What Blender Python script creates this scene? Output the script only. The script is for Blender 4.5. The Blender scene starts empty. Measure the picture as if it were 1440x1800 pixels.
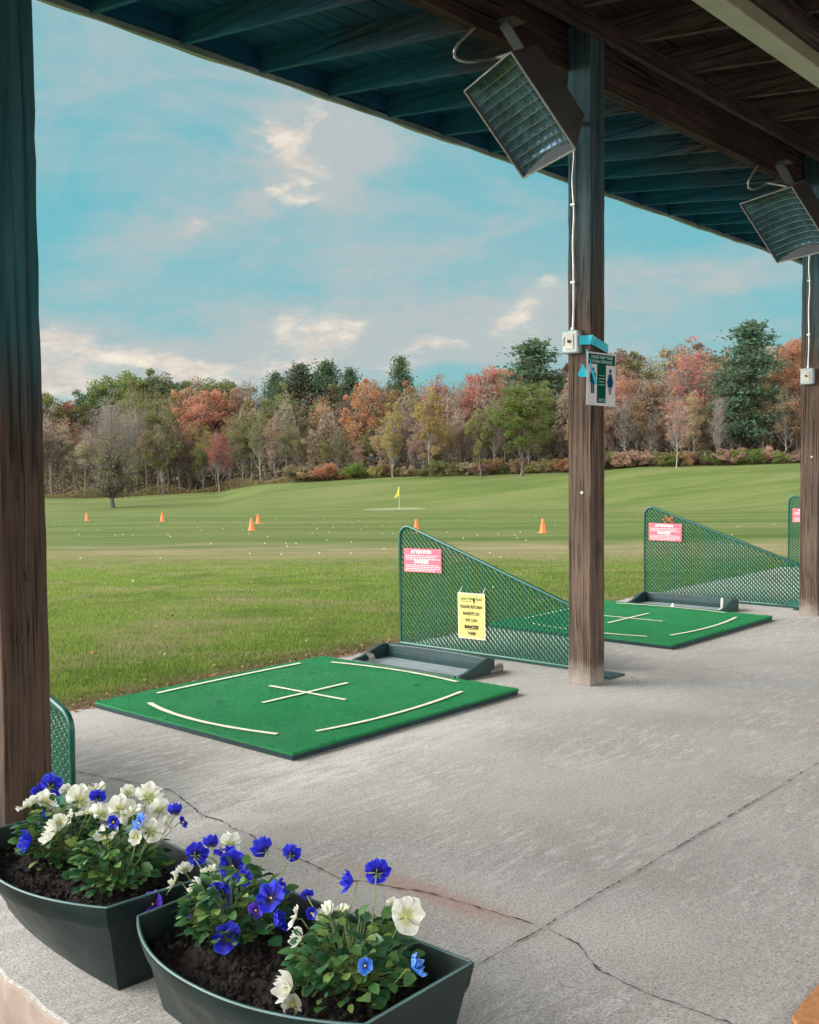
import bpy, bmesh, math, random
import numpy as np
from mathutils import Vector, Matrix
R_ = math.radians
rng = random.Random(7)
nr = np.random.default_rng(11)
scn = bpy.context.scene
COL = scn.collection

# ---------------------------------------------------------------- camera frame (solved from the photo)
FPX, YAW, PITCH, ROLL = 1859.83, 0.724168, 0.0490219, -0.00828560
CAM = np.array([0.0, 0.0, 1.35])
_cy, _sy = math.cos(YAW), math.sin(YAW)
F0 = np.array([_cy, _sy, 0.]); R0 = np.array([_sy, -_cy, 0.]); U0 = np.array([0, 0, 1.])
_F = math.cos(PITCH)*F0 - math.sin(PITCH)*U0
_U = math.sin(PITCH)*F0 + math.cos(PITCH)*U0
_R = math.cos(ROLL)*R0 + math.sin(ROLL)*_U
_U = -math.sin(ROLL)*R0 + math.cos(ROLL)*_U
def ray(x, y): return (x-720)/FPX*_R - (y-900)/FPX*_U + _F
def on_axis(x, y, ax, v):
    r = ray(x, y); t = (v-CAM[ax])/r[ax]; return CAM + t*r
def at_depth(x, f):            # ground-plane point on image column x at forward depth f
    r = ray(x, 809); r = r/np.dot(r, F0); p = CAM + r*f; return p[0], p[1]
def horizon(x): return 808.8-.0083*(x-720)

# ---------------------------------------------------------------- tagging
def tag(o, label=None, cat=None, group=None, kind=None):
    if label: o['label'] = label
    if cat: o['category'] = cat
    if group: o['group'] = group
    if kind: o['kind'] = kind
    return o
def empty(name, loc=(0, 0, 0), label=None, cat=None, group=None, rot=(0, 0, 0)):
    o = bpy.data.objects.new(name, None); COL.objects.link(o)
    o.location = loc; o.rotation_euler = rot; o.empty_display_size = .1
    return tag(o, label, cat, group)
def copy_tree(o, parent=None):
    c = o.copy(); COL.objects.link(c)
    if parent is not None: c.parent = parent
    for ch in list(KIDS.get(o.name, [])): copy_tree(ch, c); 
    return c
KIDS = {}
def reg(parent, child): KIDS.setdefault(parent.name, []).append(child)

class MB:
    def __init__(s): s.v = []; s.f = []; s.m = []
    def add(s, vs, fs, mi=0):
        b = len(s.v); s.v += [tuple(map(float, q)) for q in vs]
        s.f += [tuple(b+i for i in f) for f in fs]; s.m += [mi]*len(fs); return s
    def box(s, a, b, mi=0, jit=0):
        x0, y0, z0 = a; x1, y1, z1 = b
        return s.add([(x0,y0,z0),(x1,y0,z0),(x1,y1,z0),(x0,y1,z0),(x0,y0,z1),(x1,y0,z1),(x1,y1,z1),(x0,y1,z1)],
            [(0,3,2,1),(4,5,6,7),(0,1,5,4),(1,2,6,5),(2,3,7,6),(3,0,4,7)], mi)
    def obox(s, c, ax, half, mi=0):
        c = np.array(c, float); A = [np.array(a, float)*h for a, h in zip(ax, half)]
        vs = [c+i*A[0]+j*A[1]+k*A[2] for k in (-1, 1) for i, j in ((-1,-1),(1,-1),(1,1),(-1,1))]
        return s.add(vs, [(0,3,2,1),(4,5,6,7),(0,1,5,4),(1,2,6,5),(2,3,7,6),(3,0,4,7)], mi)
    def tube(s, pts, rad, n=8, mi=0, caps=True):
        pts = [np.array(p, float) for p in pts]; N = len(pts)
        if not hasattr(rad, '__len__'): rad = [rad]*N
        t0 = pts[1]-pts[0]; t0 /= np.linalg.norm(t0)
        up = np.array([0, 0, 1.]) if abs(t0[2]) < .9 else np.array([1., 0, 0])
        u = np.cross(t0, up); u /= np.linalg.norm(u); vs = []
        for i, p in enumerate(pts):
            t = pts[min(i+1, N-1)]-pts[max(i-1, 0)]; t = t/(np.linalg.norm(t)+1e-9)
            u = u-t*np.dot(u, t); u /= np.linalg.norm(u)+1e-9; w = np.cross(t, u)
            for k in range(n):
                a = 2*math.pi*k/n; vs.append(p+rad[i]*(math.cos(a)*u+math.sin(a)*w))
        fs = [(i*n+k, i*n+(k+1) % n, (i+1)*n+(k+1) % n, (i+1)*n+k) for i in range(N-1) for k in range(n)]
        if caps: fs += [tuple(range(n-1, -1, -1)), tuple((N-1)*n+k for k in range(n))]
        return s.add(vs, fs, mi)
    def lathe(s, prof, n=24, c=(0, 0, 0), mi=0):
        vs = []; 
        for r, z in prof:
            for k in range(n):
                a = 2*math.pi*k/n; vs.append((c[0]+r*math.cos(a), c[1]+r*math.sin(a), c[2]+z))
        fs = [(i*n+k, i*n+(k+1) % n, (i+1)*n+(k+1) % n, (i+1)*n+k) for i in range(len(prof)-1) for k in range(n)]
        fs += [tuple(range(n-1, -1, -1)), tuple((len(prof)-1)*n+k for k in range(n))]
        return s.add(vs, fs, mi)
    def prism(s, poly, ax, t0, t1, mi=0):   # polygon in the two other axes, extruded along ax
        n = len(poly); vs = []
        for t in (t0, t1):
            for a, b in poly:
                q = [0, 0, 0]; o = [i for i in range(3) if i != ax]; q[o[0]] = a; q[o[1]] = b; q[ax] = t; vs.append(q)
        fs = [tuple(range(n)), tuple(range(2*n-1, n-1, -1))]+[(i, (i+1) % n, n+(i+1) % n, n+i) for i in range(n)]
        return s.add(vs, fs, mi)
    def build(s, name, mats, parent=None, loc=(0, 0, 0), smooth=False, bevel=0, fix=True, seg=2):
        me = bpy.data.meshes.new(name); me.from_pydata(s.v, [], s.f)
        mats = mats if isinstance(mats, (list, tuple)) else [mats]
        for m in mats: me.materials.append(m)
        if len(mats) > 1: me.polygons.foreach_set('material_index', s.m)
        if fix:
            bm = bmesh.new(); bm.from_mesh(me); bmesh.ops.recalc_face_normals(bm, faces=bm.faces); bm.to_mesh(me); bm.free()
        if smooth: me.polygons.foreach_set('use_smooth', [True]*len(me.polygons))
        me.update()
        o = bpy.data.objects.new(name, me); COL.objects.link(o); o.location = loc
        if parent is not None: o.parent = parent; reg(parent, o)
        if bevel:
            b = o.modifiers.new('bevel', 'BEVEL'); b.width = bevel; b.segments = seg; b.limit_method = 'ANGLE'; b.angle_limit = R_(40)
        return o
def np_obj(name, V, F, mat, parent=None, smooth=False, attr=None):
    V = np.asarray(V, np.float32); F = np.asarray(F, np.int32); k = F.shape[1]
    me = bpy.data.meshes.new(name); me.vertices.add(len(V)); me.vertices.foreach_set('co', V.ravel())
    me.loops.add(F.size); me.loops.foreach_set('vertex_index', F.ravel())
    me.polygons.add(len(F)); me.polygons.foreach_set('loop_start', np.arange(0, F.size, k, dtype=np.int32))
    if attr is not None:
        a = me.attributes.new('t', 'FLOAT', 'POINT'); a.data.foreach_set('value', np.asarray(attr, np.float32))
    me.materials.append(mat); me.update(calc_edges=True); me.validate()
    if smooth: me.polygons.foreach_set('use_smooth', [True]*len(me.polygons))
    o = bpy.data.objects.new(name, me); COL.objects.link(o)
    if parent is not None: o.parent = parent; reg(parent, o)
    return o

# ---------------------------------------------------------------- materials
class NT:
    def __init__(s, name):
        s.m = bpy.data.materials.new(name); s.m.use_nodes = True; s.t = s.m.node_tree
        s.b = s.t.nodes['Principled BSDF']; s.out = s.t.nodes['Material Output']
    def n(s, typ, **k):
        nd = s.t.nodes.new(typ)
        for a, v in k.items():
            if a.startswith('i_'):
                key = a[2:]; key = int(key) if key.isdigit() else key.replace('_', ' ')
                s.set(nd.inputs[key], v)
            else: setattr(nd, a, v)
        return nd
    def set(s, inp, v):
        if hasattr(v, 'is_output') or isinstance(v, bpy.types.NodeSocket): s.t.links.new(v, inp)
        elif isinstance(v, bpy.types.Node): s.t.links.new(v.outputs[0], inp)
        else: inp.default_value = v
    def math(s, op, a, b=0., c=None, clamp=False):
        nd = s.t.nodes.new('ShaderNodeMath'); nd.operation = op; nd.use_clamp = clamp
        s.set(nd.inputs[0], a); s.set(nd.inputs[1], b)
        if c is not None: s.set(nd.inputs[2], c)
        return nd.outputs[0]
    def mix(s, f, a, b, typ='MIX'):
        nd = s.t.nodes.new('ShaderNodeMix'); nd.data_type = 'RGBA'; nd.blend_type = typ
        s.set(nd.inputs[0], f)
        for i, v in ((6, a), (7, b)):
            if isinstance(v, (tuple, list)): v = tuple(v)+(1.,) if len(v) == 3 else v
            s.set(nd.inputs[i], v)
        return nd.outputs[2]
    def coord(s, kind='Object', scale=(1, 1, 1), loc=(0, 0, 0)):
        tc = s.n('ShaderNodeTexCoord'); mp = s.n('ShaderNodeMapping')
        s.t.links.new(tc.outputs[kind], mp.inputs[0]); mp.inputs['Scale'].default_value = scale; mp.inputs['Location'].default_value = loc
        return mp.outputs[0]
    def pos(s):
        return s.n('ShaderNodeNewGeometry').outputs['Position']
    def noise(s, vec, scale, det=4., rough=.55, dist=0.):
        nd = s.n('ShaderNodeTexNoise'); s.t.links.new(vec, nd.inputs['Vector'])
        nd.inputs['Scale'].default_value = scale; nd.inputs['Detail'].default_value = det
        nd.inputs['Roughness'].default_value = rough; nd.inputs['Distortion'].default_value = dist
        return nd.outputs['Fac']
    def ramp(s, f, stops):
        nd = s.n('ShaderNodeValToRGB'); s.set(nd.inputs[0], f); e = nd.color_ramp.elements
        while len(e) < len(stops): e.new(.5)
        for el, (p, c) in zip(e, stops):
            el.position = p; el.color = (c, c, c, 1) if not hasattr(c, '__len__') else tuple(c)+(1,)
        return nd.outputs[0]
    def sm(s, v, a, b):
        nd = s.n('ShaderNodeMapRange'); nd.interpolation_type = 'SMOOTHSTEP'; s.set(nd.inputs[0], v)
        nd.inputs[1].default_value = a; nd.inputs[2].default_value = b; return nd.outputs[0]
    def bump(s, h, st, d=.01):
        nd = s.n('ShaderNodeBump'); nd.inputs['Strength'].default_value = st; nd.inputs['Distance'].default_value = d
        s.set(nd.inputs['Height'], h); s.t.links.new(nd.outputs[0], s.b.inputs['Normal']); return nd
    def fin(s, col=None, rough=.7, metal=0., spec=None):
        if col is not None:
            if isinstance(col, tuple) and len(col) == 3: col = col+(1.,)
            s.set(s.b.inputs['Base Color'], col)
        s.set(s.b.inputs['Roughness'], rough); s.set(s.b.inputs['Metallic'], metal)
        if spec is not None: s.b.inputs['Specular IOR Level'].default_value = spec
        return s.m
def plain(name, col, rough=.6, metal=0., var=.25, sc=8., bump=.15, bd=.003, spec=None):
    q = NT(name); c = q.coord(); n1 = q.noise(c, sc, 6.)
    lo = tuple(v*(1-var) for v in col); hi = tuple(min(1, v*(1+var)) for v in col)
    q.bump(q.noise(c, sc*12, 3.), bump, bd)
    return q.fin(q.mix(q.ramp(n1, [(.3, 0.), (.7, 1.)]), lo, hi), rough, metal, spec)

def sep(q, v):
    nd = q.n('ShaderNodeSeparateXYZ'); q.t.links.new(v, nd.inputs[0]); return nd.outputs
TEAL_GLOW = (.005, .15, .26)  # hazy cyan glow under the eave, painted into the timber colour
def wood(name, dark, light, axis, teal_glow=None, fade=None, sc=1.):
    q = NT(name); s = [26*sc, 26*sc, 26*sc]; s[axis] = .9*sc
    c = q.coord(scale=tuple(s)); g = q.noise(c, 1., 9., .65, .8)
    s2 = [90*sc]*3; s2[axis] = 2.2*sc; g2 = q.noise(q.coord(scale=tuple(s2)), 1., 4., .6)
    col = q.mix(q.ramp(g, [(.3, 0.), (.68, 1.)]), dark, light)
    col = q.mix(q.ramp(g2, [(.36, .95), (.50, 0.)]), col, tuple(v*.3 for v in dark))
    blot = q.noise(q.coord(), 2.2, 5.)
    col = q.mix(q.ramp(blot, [(.42, 0.), (.7, .5)]), col, tuple(v*.45 for v in dark))
    s3 = [7*sc]*3; s3[axis] = .35*sc
    ck = q.noise(q.coord(scale=tuple(s3), loc=(3, 1, 2)), 1., 2., .4)
    ckm = q.ramp(ck, [(.485, 0.), (.4975, 1.), (.503, 1.), (.515, 0.)])
    ckm = q.math('MULTIPLY', ckm, q.ramp(q.noise(q.coord(), 1.3, 1.), [(.45, 0.), (.55, .9)]))
    col = q.mix(ckm, col, (.012, .009, .008))
    if teal_glow:  # glow painted as a teal gradient over the wood colour
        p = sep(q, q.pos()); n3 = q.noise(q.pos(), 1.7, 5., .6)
        v = q.math('ADD', p[teal_glow[0]], q.math('MULTIPLY', q.math('SUBTRACT', n3, .5), teal_glow[3]))
        f = q.math('MULTIPLY', q.sm(v, teal_glow[1], teal_glow[2]), teal_glow[4])
        tc = q.mix(q.ramp(g, [(.3, 0.), (.7, 1.)]), tuple(v*.6 for v in teal_glow[5]), tuple(v*1.25 for v in teal_glow[5]))
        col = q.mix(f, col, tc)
    if fade:
        p = sep(q, q.pos()); n4 = q.noise(q.pos(), 14., 5.)
        f = q.sm(q.math('ADD', p[2], q.math('MULTIPLY', n4, .14)), .24, .05)
        col = q.mix(q.math('MULTIPLY', f, .55), col, fade)
    h = q.math('ADD', q.math('MULTIPLY', g, .6), q.math('MULTIPLY', g2, .5))
    h = q.math('SUBTRACT', h, q.math('MULTIPLY', ckm, 1.5))
    q.bump(h, 1., .009)
    return q.fin(col, .85, 0., .25)
M = {}
M['post'] = wood('weathered_post_wood', (.060, .040, .029), (.165, .115, .085), 2, (2, 1.9, 3.0, 1.2, .62, (.035, .15, .19)), (.42, .38, .33))  # cyan glow on the upper post is painted into its colour
M['post_dark'] = wood('dark_post_wood', (.045, .029, .020), (.105, .070, .049), 2, (2, 1.35, 1.95, .7, .85, (.010, .085, .10)), None, .8)  # upper part carries the same painted cyan glow
M['beam'] = wood('beam_wood', (.030, .020, .018), (.095, .062, .052), 0)
M['rafter'] = wood('rafter_wood', (.050, .036, .030), (.17, .120, .098), 1, (1, 3.7, 5.5, 1.8, .9, TEAL_GLOW))
M['deck'] = wood('roof_board_wood', (.022, .015, .013), (.05, .034, .028), 0, (1, 3.6, 5.3, 1.8, .93, (.004, .10, .18)))  # boards take a painted cyan glow towards the eave
M['palewood'] = plain('pale_green_paint', (.40, .42, .30), .55, var=.12, sc=3)
M['flash'] = plain('grey_green_flashing', (.30, .38, .34), .5, .3, sc=5)
M['heater_box'] = plain('heater_grey_steel', (.075, .077, .08), .6, .2, var=.3, sc=5)
M['heater_rim'] = plain('heater_rim_steel', (.36, .37, .36), .4, .5)
M['reflector'] = plain('heater_reflector', (.05, .11, .16), .22, .6, var=.45, sc=9, bump=.3)
M['wire'] = plain('reflector_ridge', (.50, .58, .56), .3, .8)
M['conduit'] = plain('flexible_conduit_metal', (.50, .49, .47), .4, .6)
M['ebox'] = plain('grey_switch_box', (.36, .42, .42), .5, .2, var=.1)
M['plate'] = plain('beige_switch_plate', (.52, .47, .38), .5, var=.08)
M['black'] = plain('black_plastic', (.015, .015, .017), .5)
M['ribbon'] = plain('cyan_ribbon', (.02, .48, .60), .4, var=.2)
M['ribbon'].node_tree.nodes['Principled BSDF'].inputs['Transmission Weight'].default_value = .0
M['green_metal'] = plain('green_coated_metal', (.005, .085, .045), .6, 0., var=.15, sc=20, spec=.2)
M['green_frame'] = plain('dark_green_frame', (.006, .085, .06), .3, 0., var=.12, sc=20)
M['pink'] = plain('pink_notice', (.68, .10, .15), .5, var=.06)
M['white'] = plain('white_print', (.82, .80, .80), .5, var=.04)
M['pinkwhite'] = plain('pale_pink_print', (.85, .55, .58), .5, var=.04)
M['yellow'] = plain('yellow_paper', (.50, .42, .13), .5, var=.06)
M['laminate'] = plain('clear_laminate_border', (.55, .53, .38), .5, var=.04)
M['ink'] = plain('black_ink', (.02, .02, .015), .9, spec=.1)
M['greenink'] = plain('green_ink', (.10, .22, .03), .6)
M['signgreen'] = plain('sign_green', (.001, .065, .045), .8, var=.08, spec=.1)
M['signgrey'] = plain('sign_pale_grey', (.50, .48, .49), .4, var=.06)
M['signblue'] = plain('pictogram_blue', (.003, .06, .12), .8, spec=.1)
M['signtext'] = plain('sign_lettering', (.35, .55, .50), .5)
M['rubber'] = plain('dark_rubber', (.006, .030, .034), .6, var=.3, sc=14, spec=.3)
M['tray'] = plain('grey_green_tray', (.011, .040, .040), .5, var=.35, sc=9)
M['trayfloor'] = plain('worn_tray_floor', (.23, .29, .30), .5, var=.2, sc=9)
M['greyrubber'] = plain('grey_tee_rubber', (.20, .19, .18), .7)
M['tee'] = plain('white_tee_plastic', (.66, .66, .62), .5)
M['line'] = plain('cream_turf_line', (.66, .68, .52), .85, var=.12, sc=40, bump=.5)
M['cone'] = plain('orange_cone_plastic', (.95, .12, .012), .45, var=.08)
M['yellowflag'] = plain('yellow_flag_cloth', (.62, .52, .06), .7)
M['ball'] = plain('golf_ball_white', (.50, .50, .48), .35, var=.03)
M['rim_green'] = plain('planter_rim', (.05, .12, .12), .4)
M['soil'] = plain('potting_soil', (.014, .0085, .0065), .95, var=.7, sc=40, bump=1., bd=.004)
M['orangemat'] = plain('orange_brown_mat', (.46, .20, .075), .95, var=.22, sc=60, bump=.6)

q = NT('planter_plastic'); c = q.coord(); n = q.noise(c, 5., 7., .65)
s_ = q.noise(c, 9., 5.)
col = q.mix(q.ramp(n, [(.35, 0.), (.7, 1.)]), (.0015, .009, .008), (.005, .020, .018))
col = q.mix(q.ramp(q.noise(c, 22., 6.), [(.55, 0.), (.75, .3)]), col, (.022, .03, .028))
q.bump(q.noise(c, 60., 3.), .12, .002)
M['planter'] = q.fin(col, q.ramp(s_, [(.3, .35), (.7, .6)]), 0., .5)

# turf
q = NT('turf_mat'); c = q.coord(); n = q.noise(c, 2.5, 5., .6); f = q.noise(c, 170., 3., .7)
col = q.mix(q.ramp(n, [(.35, 0.), (.7, 1.)]), (.016, .205, .072), (.036, .29, .110))
col = q.mix(q.ramp(q.noise(q.coord(loc=(3, 3, 0)), 1.6, 7., .65), [(.5, 0.), (.72, .5)]), col, (.085, .24, .13))
col = q.mix(q.ramp(f, [(.3, .7), (.6, 0.)]), col, (.004, .10, .035))
q.bump(f, 1., .008); M['turf'] = q.fin(col, .9, 0., .15)
q = NT('turf_blade'); g = q.n('ShaderNodeNewGeometry'); nn = q.noise(q.coord(), 2.5, 5., .6)
col = q.mix(g.outputs['Random Per Island'], (.022, .21, .07), (.055, .38, .15))
col = q.mix(q.ramp(nn, [(.5, 0.), (.75, .3)]), col, (.07, .22, .09))
M['turfblade'] = q.fin(col, .8, 0., .2)

# concrete
q = NT('worn_concrete'); P = q.pos(); n = q.noise(P, .9, 8., .6); n2 = q.noise(P, 5., 8., .65); n3 = q.noise(P, 130., 4., .75)
stv = q.n('ShaderNodeMapping'); q.t.links.new(P, stv.inputs[0]); stv.inputs['Rotation'].default_value = (0, 0, R_(-28)); stv.inputs['Scale'].default_value = (2.6, 10, 1)
st = q.noise(stv.outputs[0], 2.4, 12., .78, .15)
col = q.mix(q.ramp(n, [(.3, 0.), (.7, 1.)]), (.345, .335, .315), (.53, .52, .50))
patch = q.noise(P, 1.1, 6., .6)
col = q.mix(q.math('MULTIPLY', q.ramp(st, [(.50, 0.), (.62, .8)]), q.ramp(patch, [(.42, .1), (.56, 1.)])), col, (.66, .65, .635))
sp_ = sep(q, P)
chalk = q.math('MULTIPLY', q.sm(q.math('ABSOLUTE', q.math('SUBTRACT', sp_[1], q.math('ADD', 3.25, q.math('MULTIPLY', n2, .3)))), .5, .1), q.sm(sp_[0], 5.2, 3.4))
col = q.mix(q.math('MULTIPLY', chalk, q.ramp(q.noise(stv.outputs[0], 1.3, 12., .8), [(.40, 0.), (.56, .9)])), col, (.68, .67, .65))
col = q.mix(q.ramp(n2, [(.55, 0.), (.8, .3)]), col, (.24, .22, .20))
rust = q.noise(P, 1.6, 3.); col = q.mix(q.ramp(rust, [(.60, 0.), (.8, .2)]), col, (.36, .20, .15))
v = q.n('ShaderNodeTexVoronoi'); q.t.links.new(P, v.inputs['Vector']); v.inputs['Scale'].default_value = 34.
pit = q.ramp(v.outputs['Distance'], [(.04, 1.), (.11, 0.)]); pit = q.math('MULTIPLY', pit, q.ramp(q.noise(P, 3.2, 4.), [(.46, 0.), (.58, 1.)]))
col = q.mix(q.math('MULTIPLY', pit, .75), col, (.09, .08, .07))
col = q.mix(q.ramp(n3, [(.36, .75), (.56, 0.)]), col, (.17, .155, .14))
n5 = q.noise(P, 48., 8., .85); gm = q.ramp(q.noise(P, 2.1, 6., .65), [(.38, .25), (.62, 1.)]); col = q.mix(q.math('MULTIPLY', gm, q.ramp(n5, [(.36, .85), (.47, 0.)])), col, (.13, .115, .10)); col = q.mix(q.math('MULTIPLY', gm, q.ramp(n5, [(.54, 0.), (.66, .6)])), col, (.66, .65, .63))
sub = sep(q, P)
# iron-coloured staining along the crack near the planters
dx = q.math('ABSOLUTE', q.math('SUBTRACT', sub[0], q.math('ADD', 2.42, q.math('MULTIPLY', n2, .08))))
rs = q.math('MULTIPLY', q.sm(dx, .10, .0), q.sm(q.math('ABSOLUTE', q.math('SUBTRACT', sub[1], 2.1)), .55, .1))
col = q.mix(q.math('MULTIPLY', rs, .5), col, (.36, .17, .11))
h = q.math('SUBTRACT', q.math('ADD', q.math('MULTIPLY', q.math('ADD', n3, n5), .8), n2), pit)
q.bump(h, .65, .005); M['concrete'] = q.fin(col, .88, 0., .3)
q = NT('slab_side'); n = q.noise(q.pos(), 6., 7.)
col = q.mix(q.ramp(n, [(.3, 0.), (.7, 1.)]), (.19, .15, .12), (.31, .255, .21)); q.bump(n, .8, .02); M['slabside'] = q.fin(col, .95)
M['crack'] = plain('crack_dark', (.055, .045, .037), .95, var=.5, sc=30)
M['joint'] = plain('joint_grit', (.085, .07, .058), .95, var=.6, sc=40)
M['redcrack'] = plain('rusty_crack', (.12, .055, .035), .95, var=.5, sc=30)
M['patch'] = plain('patched_concrete', (.34, .30, .27), .9, var=.2, sc=9, bump=.6)

# range grass
q = NT('range_grass'); P = q.pos(); ps = sep(q, P)
rot = q.n('ShaderNodeMapping'); q.t.links.new(P, rot.inputs[0]); rot.inputs['Rotation'].default_value = (0, 0, -YAW)
rp = sep(q, rot.outputs[0])     # x = away from the shelter, y = across
ban = q.n('ShaderNodeCombineXYZ'); q.set(ban.inputs[0], q.math('MULTIPLY', rp[0], .42)); q.set(ban.inputs[1], q.math('MULTIPLY', rp[1], .055))
b1 = q.noise(ban.outputs[0], 1., 6., .6)
mid = q.noise(P, .45, 6., .6); fine = q.noise(P, 9., 6., .7); finer = q.noise(P, 60., 3., .7)
ban2 = q.n('ShaderNodeCombineXYZ'); q.set(ban2.inputs[0], q.math('MULTIPLY', rp[0], 1.3)); q.set(ban2.inputs[1], q.math('MULTIPLY', rp[1], .22))
b2 = q.noise(ban2.outputs[0], 1., 8., .68)
ban3 = q.n('ShaderNodeCombineXYZ'); q.set(ban3.inputs[0], q.math('MULTIPLY', rp[0], .16)); q.set(ban3.inputs[1], q.math('MULTIPLY', rp[1], .045))
b3 = q.noise(ban3.outputs[0], 1., 8., .72, .3)
col = q.mix(q.ramp(b2, [(.34, 0.), (.62, 1.)]), (.046, .088, .014), (.098, .132, .036))
col = q.mix(q.ramp(b3, [(.43, .85), (.51, 0.)]), col, (.040, .078, .013))
col = q.mix(q.ramp(b3, [(.50, 0.), (.60, .8)]), col, (.135, .135, .065))
col = q.mix(q.ramp(b1, [(.44, 0.), (.62, .5)]), col, (.135, .150, .056))
col = q.mix(q.ramp(fine, [(.35, .55), (.6, 0.)]), col, (.045, .075, .012))
col = q.mix(q.ramp(finer, [(.5, 0.), (.8, .5)]), col, (.17, .19, .07))
straw = q.sm(q.math('ABSOLUTE', q.math('SUBTRACT', rp[0], q.math('ADD', 22.5, q.math('MULTIPLY', q.math('SUBTRACT', mid, .5), 8.)))), 5.0, 1.8)
straw = q.math('MULTIPLY', straw, q.ramp(q.math('ADD', q.math('MULTIPLY', b2, .5), q.math('MULTIPLY', b3, .5)), [(.42, .0), (.56, 1.)]))
col = q.mix(q.math('MULTIPLY', straw, .8), col, (.225, .185, .115))
sc2 = q.math('MULTIPLY', q.ramp(q.noise(ban2.outputs[0], 2.1, 6., .6), [(.50, 0.), (.66, .8)]), q.sm(rp[0], 26., 12.))
col = q.mix(sc2, col, (.225, .19, .095))
dirt = q.sm(q.math('SUBTRACT', ps[1], q.math('MULTIPLY', fine, .55)), 5.42, 5.0)
col = q.mix(q.math('MULTIPLY', dirt, .95), col, (.13, .088, .06))
farv = q.sm(rp[0], 60., 110.)
col = q.mix(q.math('MULTIPLY', farv, .25), col, (.105, .125, .048))
q.bump(q.math('ADD', fine, finer), .8, .03); M['grass'] = q.fin(col, .95, 0., .1)
q = NT('grass_blade'); g = q.n('ShaderNodeNewGeometry'); nn = q.noise(q.pos(), 1.1, 6., .65)
rot = q.n('ShaderNodeMapping'); q.t.links.new(q.pos(), rot.inputs[0]); rot.inputs['Rotation'].default_value = (0, 0, -YAW); rot.inputs['Scale'].default_value = (1, 1, 1)
rp = sep(q, rot.outputs[0]); bn = q.n('ShaderNodeCombineXYZ'); q.set(bn.inputs[0], q.math('MULTIPLY', rp[0], 1.1)); q.set(bn.inputs[1], q.math('MULTIPLY', rp[1], .75)); bz = q.noise(bn.outputs[0], 1., 6., .62)
col = q.mix(g.outputs['Random Per Island'], (.125, .195, .028), (.25, .345, .075))
col = q.mix(q.ramp(nn, [(.38, .55), (.5, 0.)]), col, (.08, .14, .018))
col = q.mix(q.ramp(bz, [(.50, 0.), (.64, .7)]), col, (.34, .29, .165))
col = q.mix(q.math('MULTIPLY', q.sm(q.math('ADD', rp[0], q.math('MULTIPLY', bz, 8.)), 19., 26.), .7), col, (.24, .215, .12))
dr = q.sm(q.math('SUBTRACT', sep(q, q.pos())[1], q.math('MULTIPLY', q.noise(q.pos(), 9., 4.), .5)), 5.55, 5.05)
col = q.mix(dr, col, (.20, .15, .085)); q.fin(col, .75, 0., .2)
trn = q.n('ShaderNodeBsdfTranslucent'); q.t.links.new(col, trn.inputs[0]); ms = q.n('ShaderNodeMixShader'); ms.inputs[0].default_value = .45
q.t.links.new(q.b.outputs[0], ms.inputs[1]); q.t.links.new(trn.outputs[0], ms.inputs[2]); q.t.links.new(ms.outputs[0], q.out.inputs[0]); M['blade'] = q.m
q = NT('fallen_leaf'); g = q.n('ShaderNodeNewGeometry')
M['litter'] = q.fin(q.ramp(g.outputs['Random Per Island'], [(0., (.16, .09, .045)), (.4, (.26, .17, .09)), (.7, (.10, .055, .03)), (1., (.34, .13, .04))]), .9)

# foliage, bark tinted by object colour
q = NT('tree_leaf'); oi = q.n('ShaderNodeObjectInfo'); g = q.n('ShaderNodeNewGeometry')
v1 = q.math('ADD', .78, q.math('MULTIPLY', g.outputs['Random Per Island'], .75))
cc = q.n('ShaderNodeVectorMath', operation='SCALE'); q.t.links.new(oi.outputs['Color'], cc.inputs[0]); q.set(cc.inputs['Scale'], v1)
cl = q.noise(q.pos(), .55, 3.)
col = q.mix(q.ramp(cl, [(.45, 0.), (.7, .45)]), cc.outputs[0], (.115, .088, .045))
trn = q.n('ShaderNodeBsdfTranslucent'); q.t.links.new(col, trn.inputs[0]); ms = q.n('ShaderNodeMixShader'); ms.inputs[0].default_value = .45
q.fin(col, .8, 0., .15); q.t.links.new(q.b.outputs[0], ms.inputs[1]); q.t.links.new(trn.outputs[0], ms.inputs[2]); q.t.links.new(ms.outputs[0], q.out.inputs[0])
M['leaf'] = q.m
q = NT('tree_bark'); oi = q.n('ShaderNodeObjectInfo'); nn = q.noise(q.pos(), 3., 5.)
M['bark'] = q.fin(q.mix(q.ramp(nn, [(.35, 0.), (.65, .5)]), oi.outputs['Color'], (.07, .058, .05)), .9, 0., .2)

# flowers
def petal_mat(name, inner, mid, edge):
    q = NT(name); a = q.n('ShaderNodeAttribute'); a.attribute_name = 't'; n = q.noise(q.coord(), 90., 4.)
    col = q.ramp(a.outputs['Fac'], [(0., inner), (.36, inner), (.6, mid), (.9, mid), (1., edge)])
    col = q.mix(q.ramp(n, [(.3, .35), (.6, 0.)]), col, tuple(v*.6 for v in mid))
    trn = q.n('ShaderNodeBsdfTranslucent'); q.t.links.new(col, trn.inputs[0]); ms = q.n('ShaderNodeMixShader'); ms.inputs[0].default_value = .3
    q.fin(col, .6, 0., .25); q.t.links.new(q.b.outputs[0], ms.inputs[1]); q.t.links.new(trn.outputs[0], ms.inputs[2]); q.t.links.new(ms.outputs[0], q.out.inputs[0])
    return q.m
M['blue'] = petal_mat('blue_petal', (.006, .004, .06), (.018, .02, .50), (.06, .10, .80))
M['violet'] = petal_mat('violet_petal', (.03, .003, .08), (.10, .03, .55), (.20, .12, .75))
M['sky'] = petal_mat('light_blue_petal', (.02, .04, .30), (.05, .20, .72), (.25, .45, .85))
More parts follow.
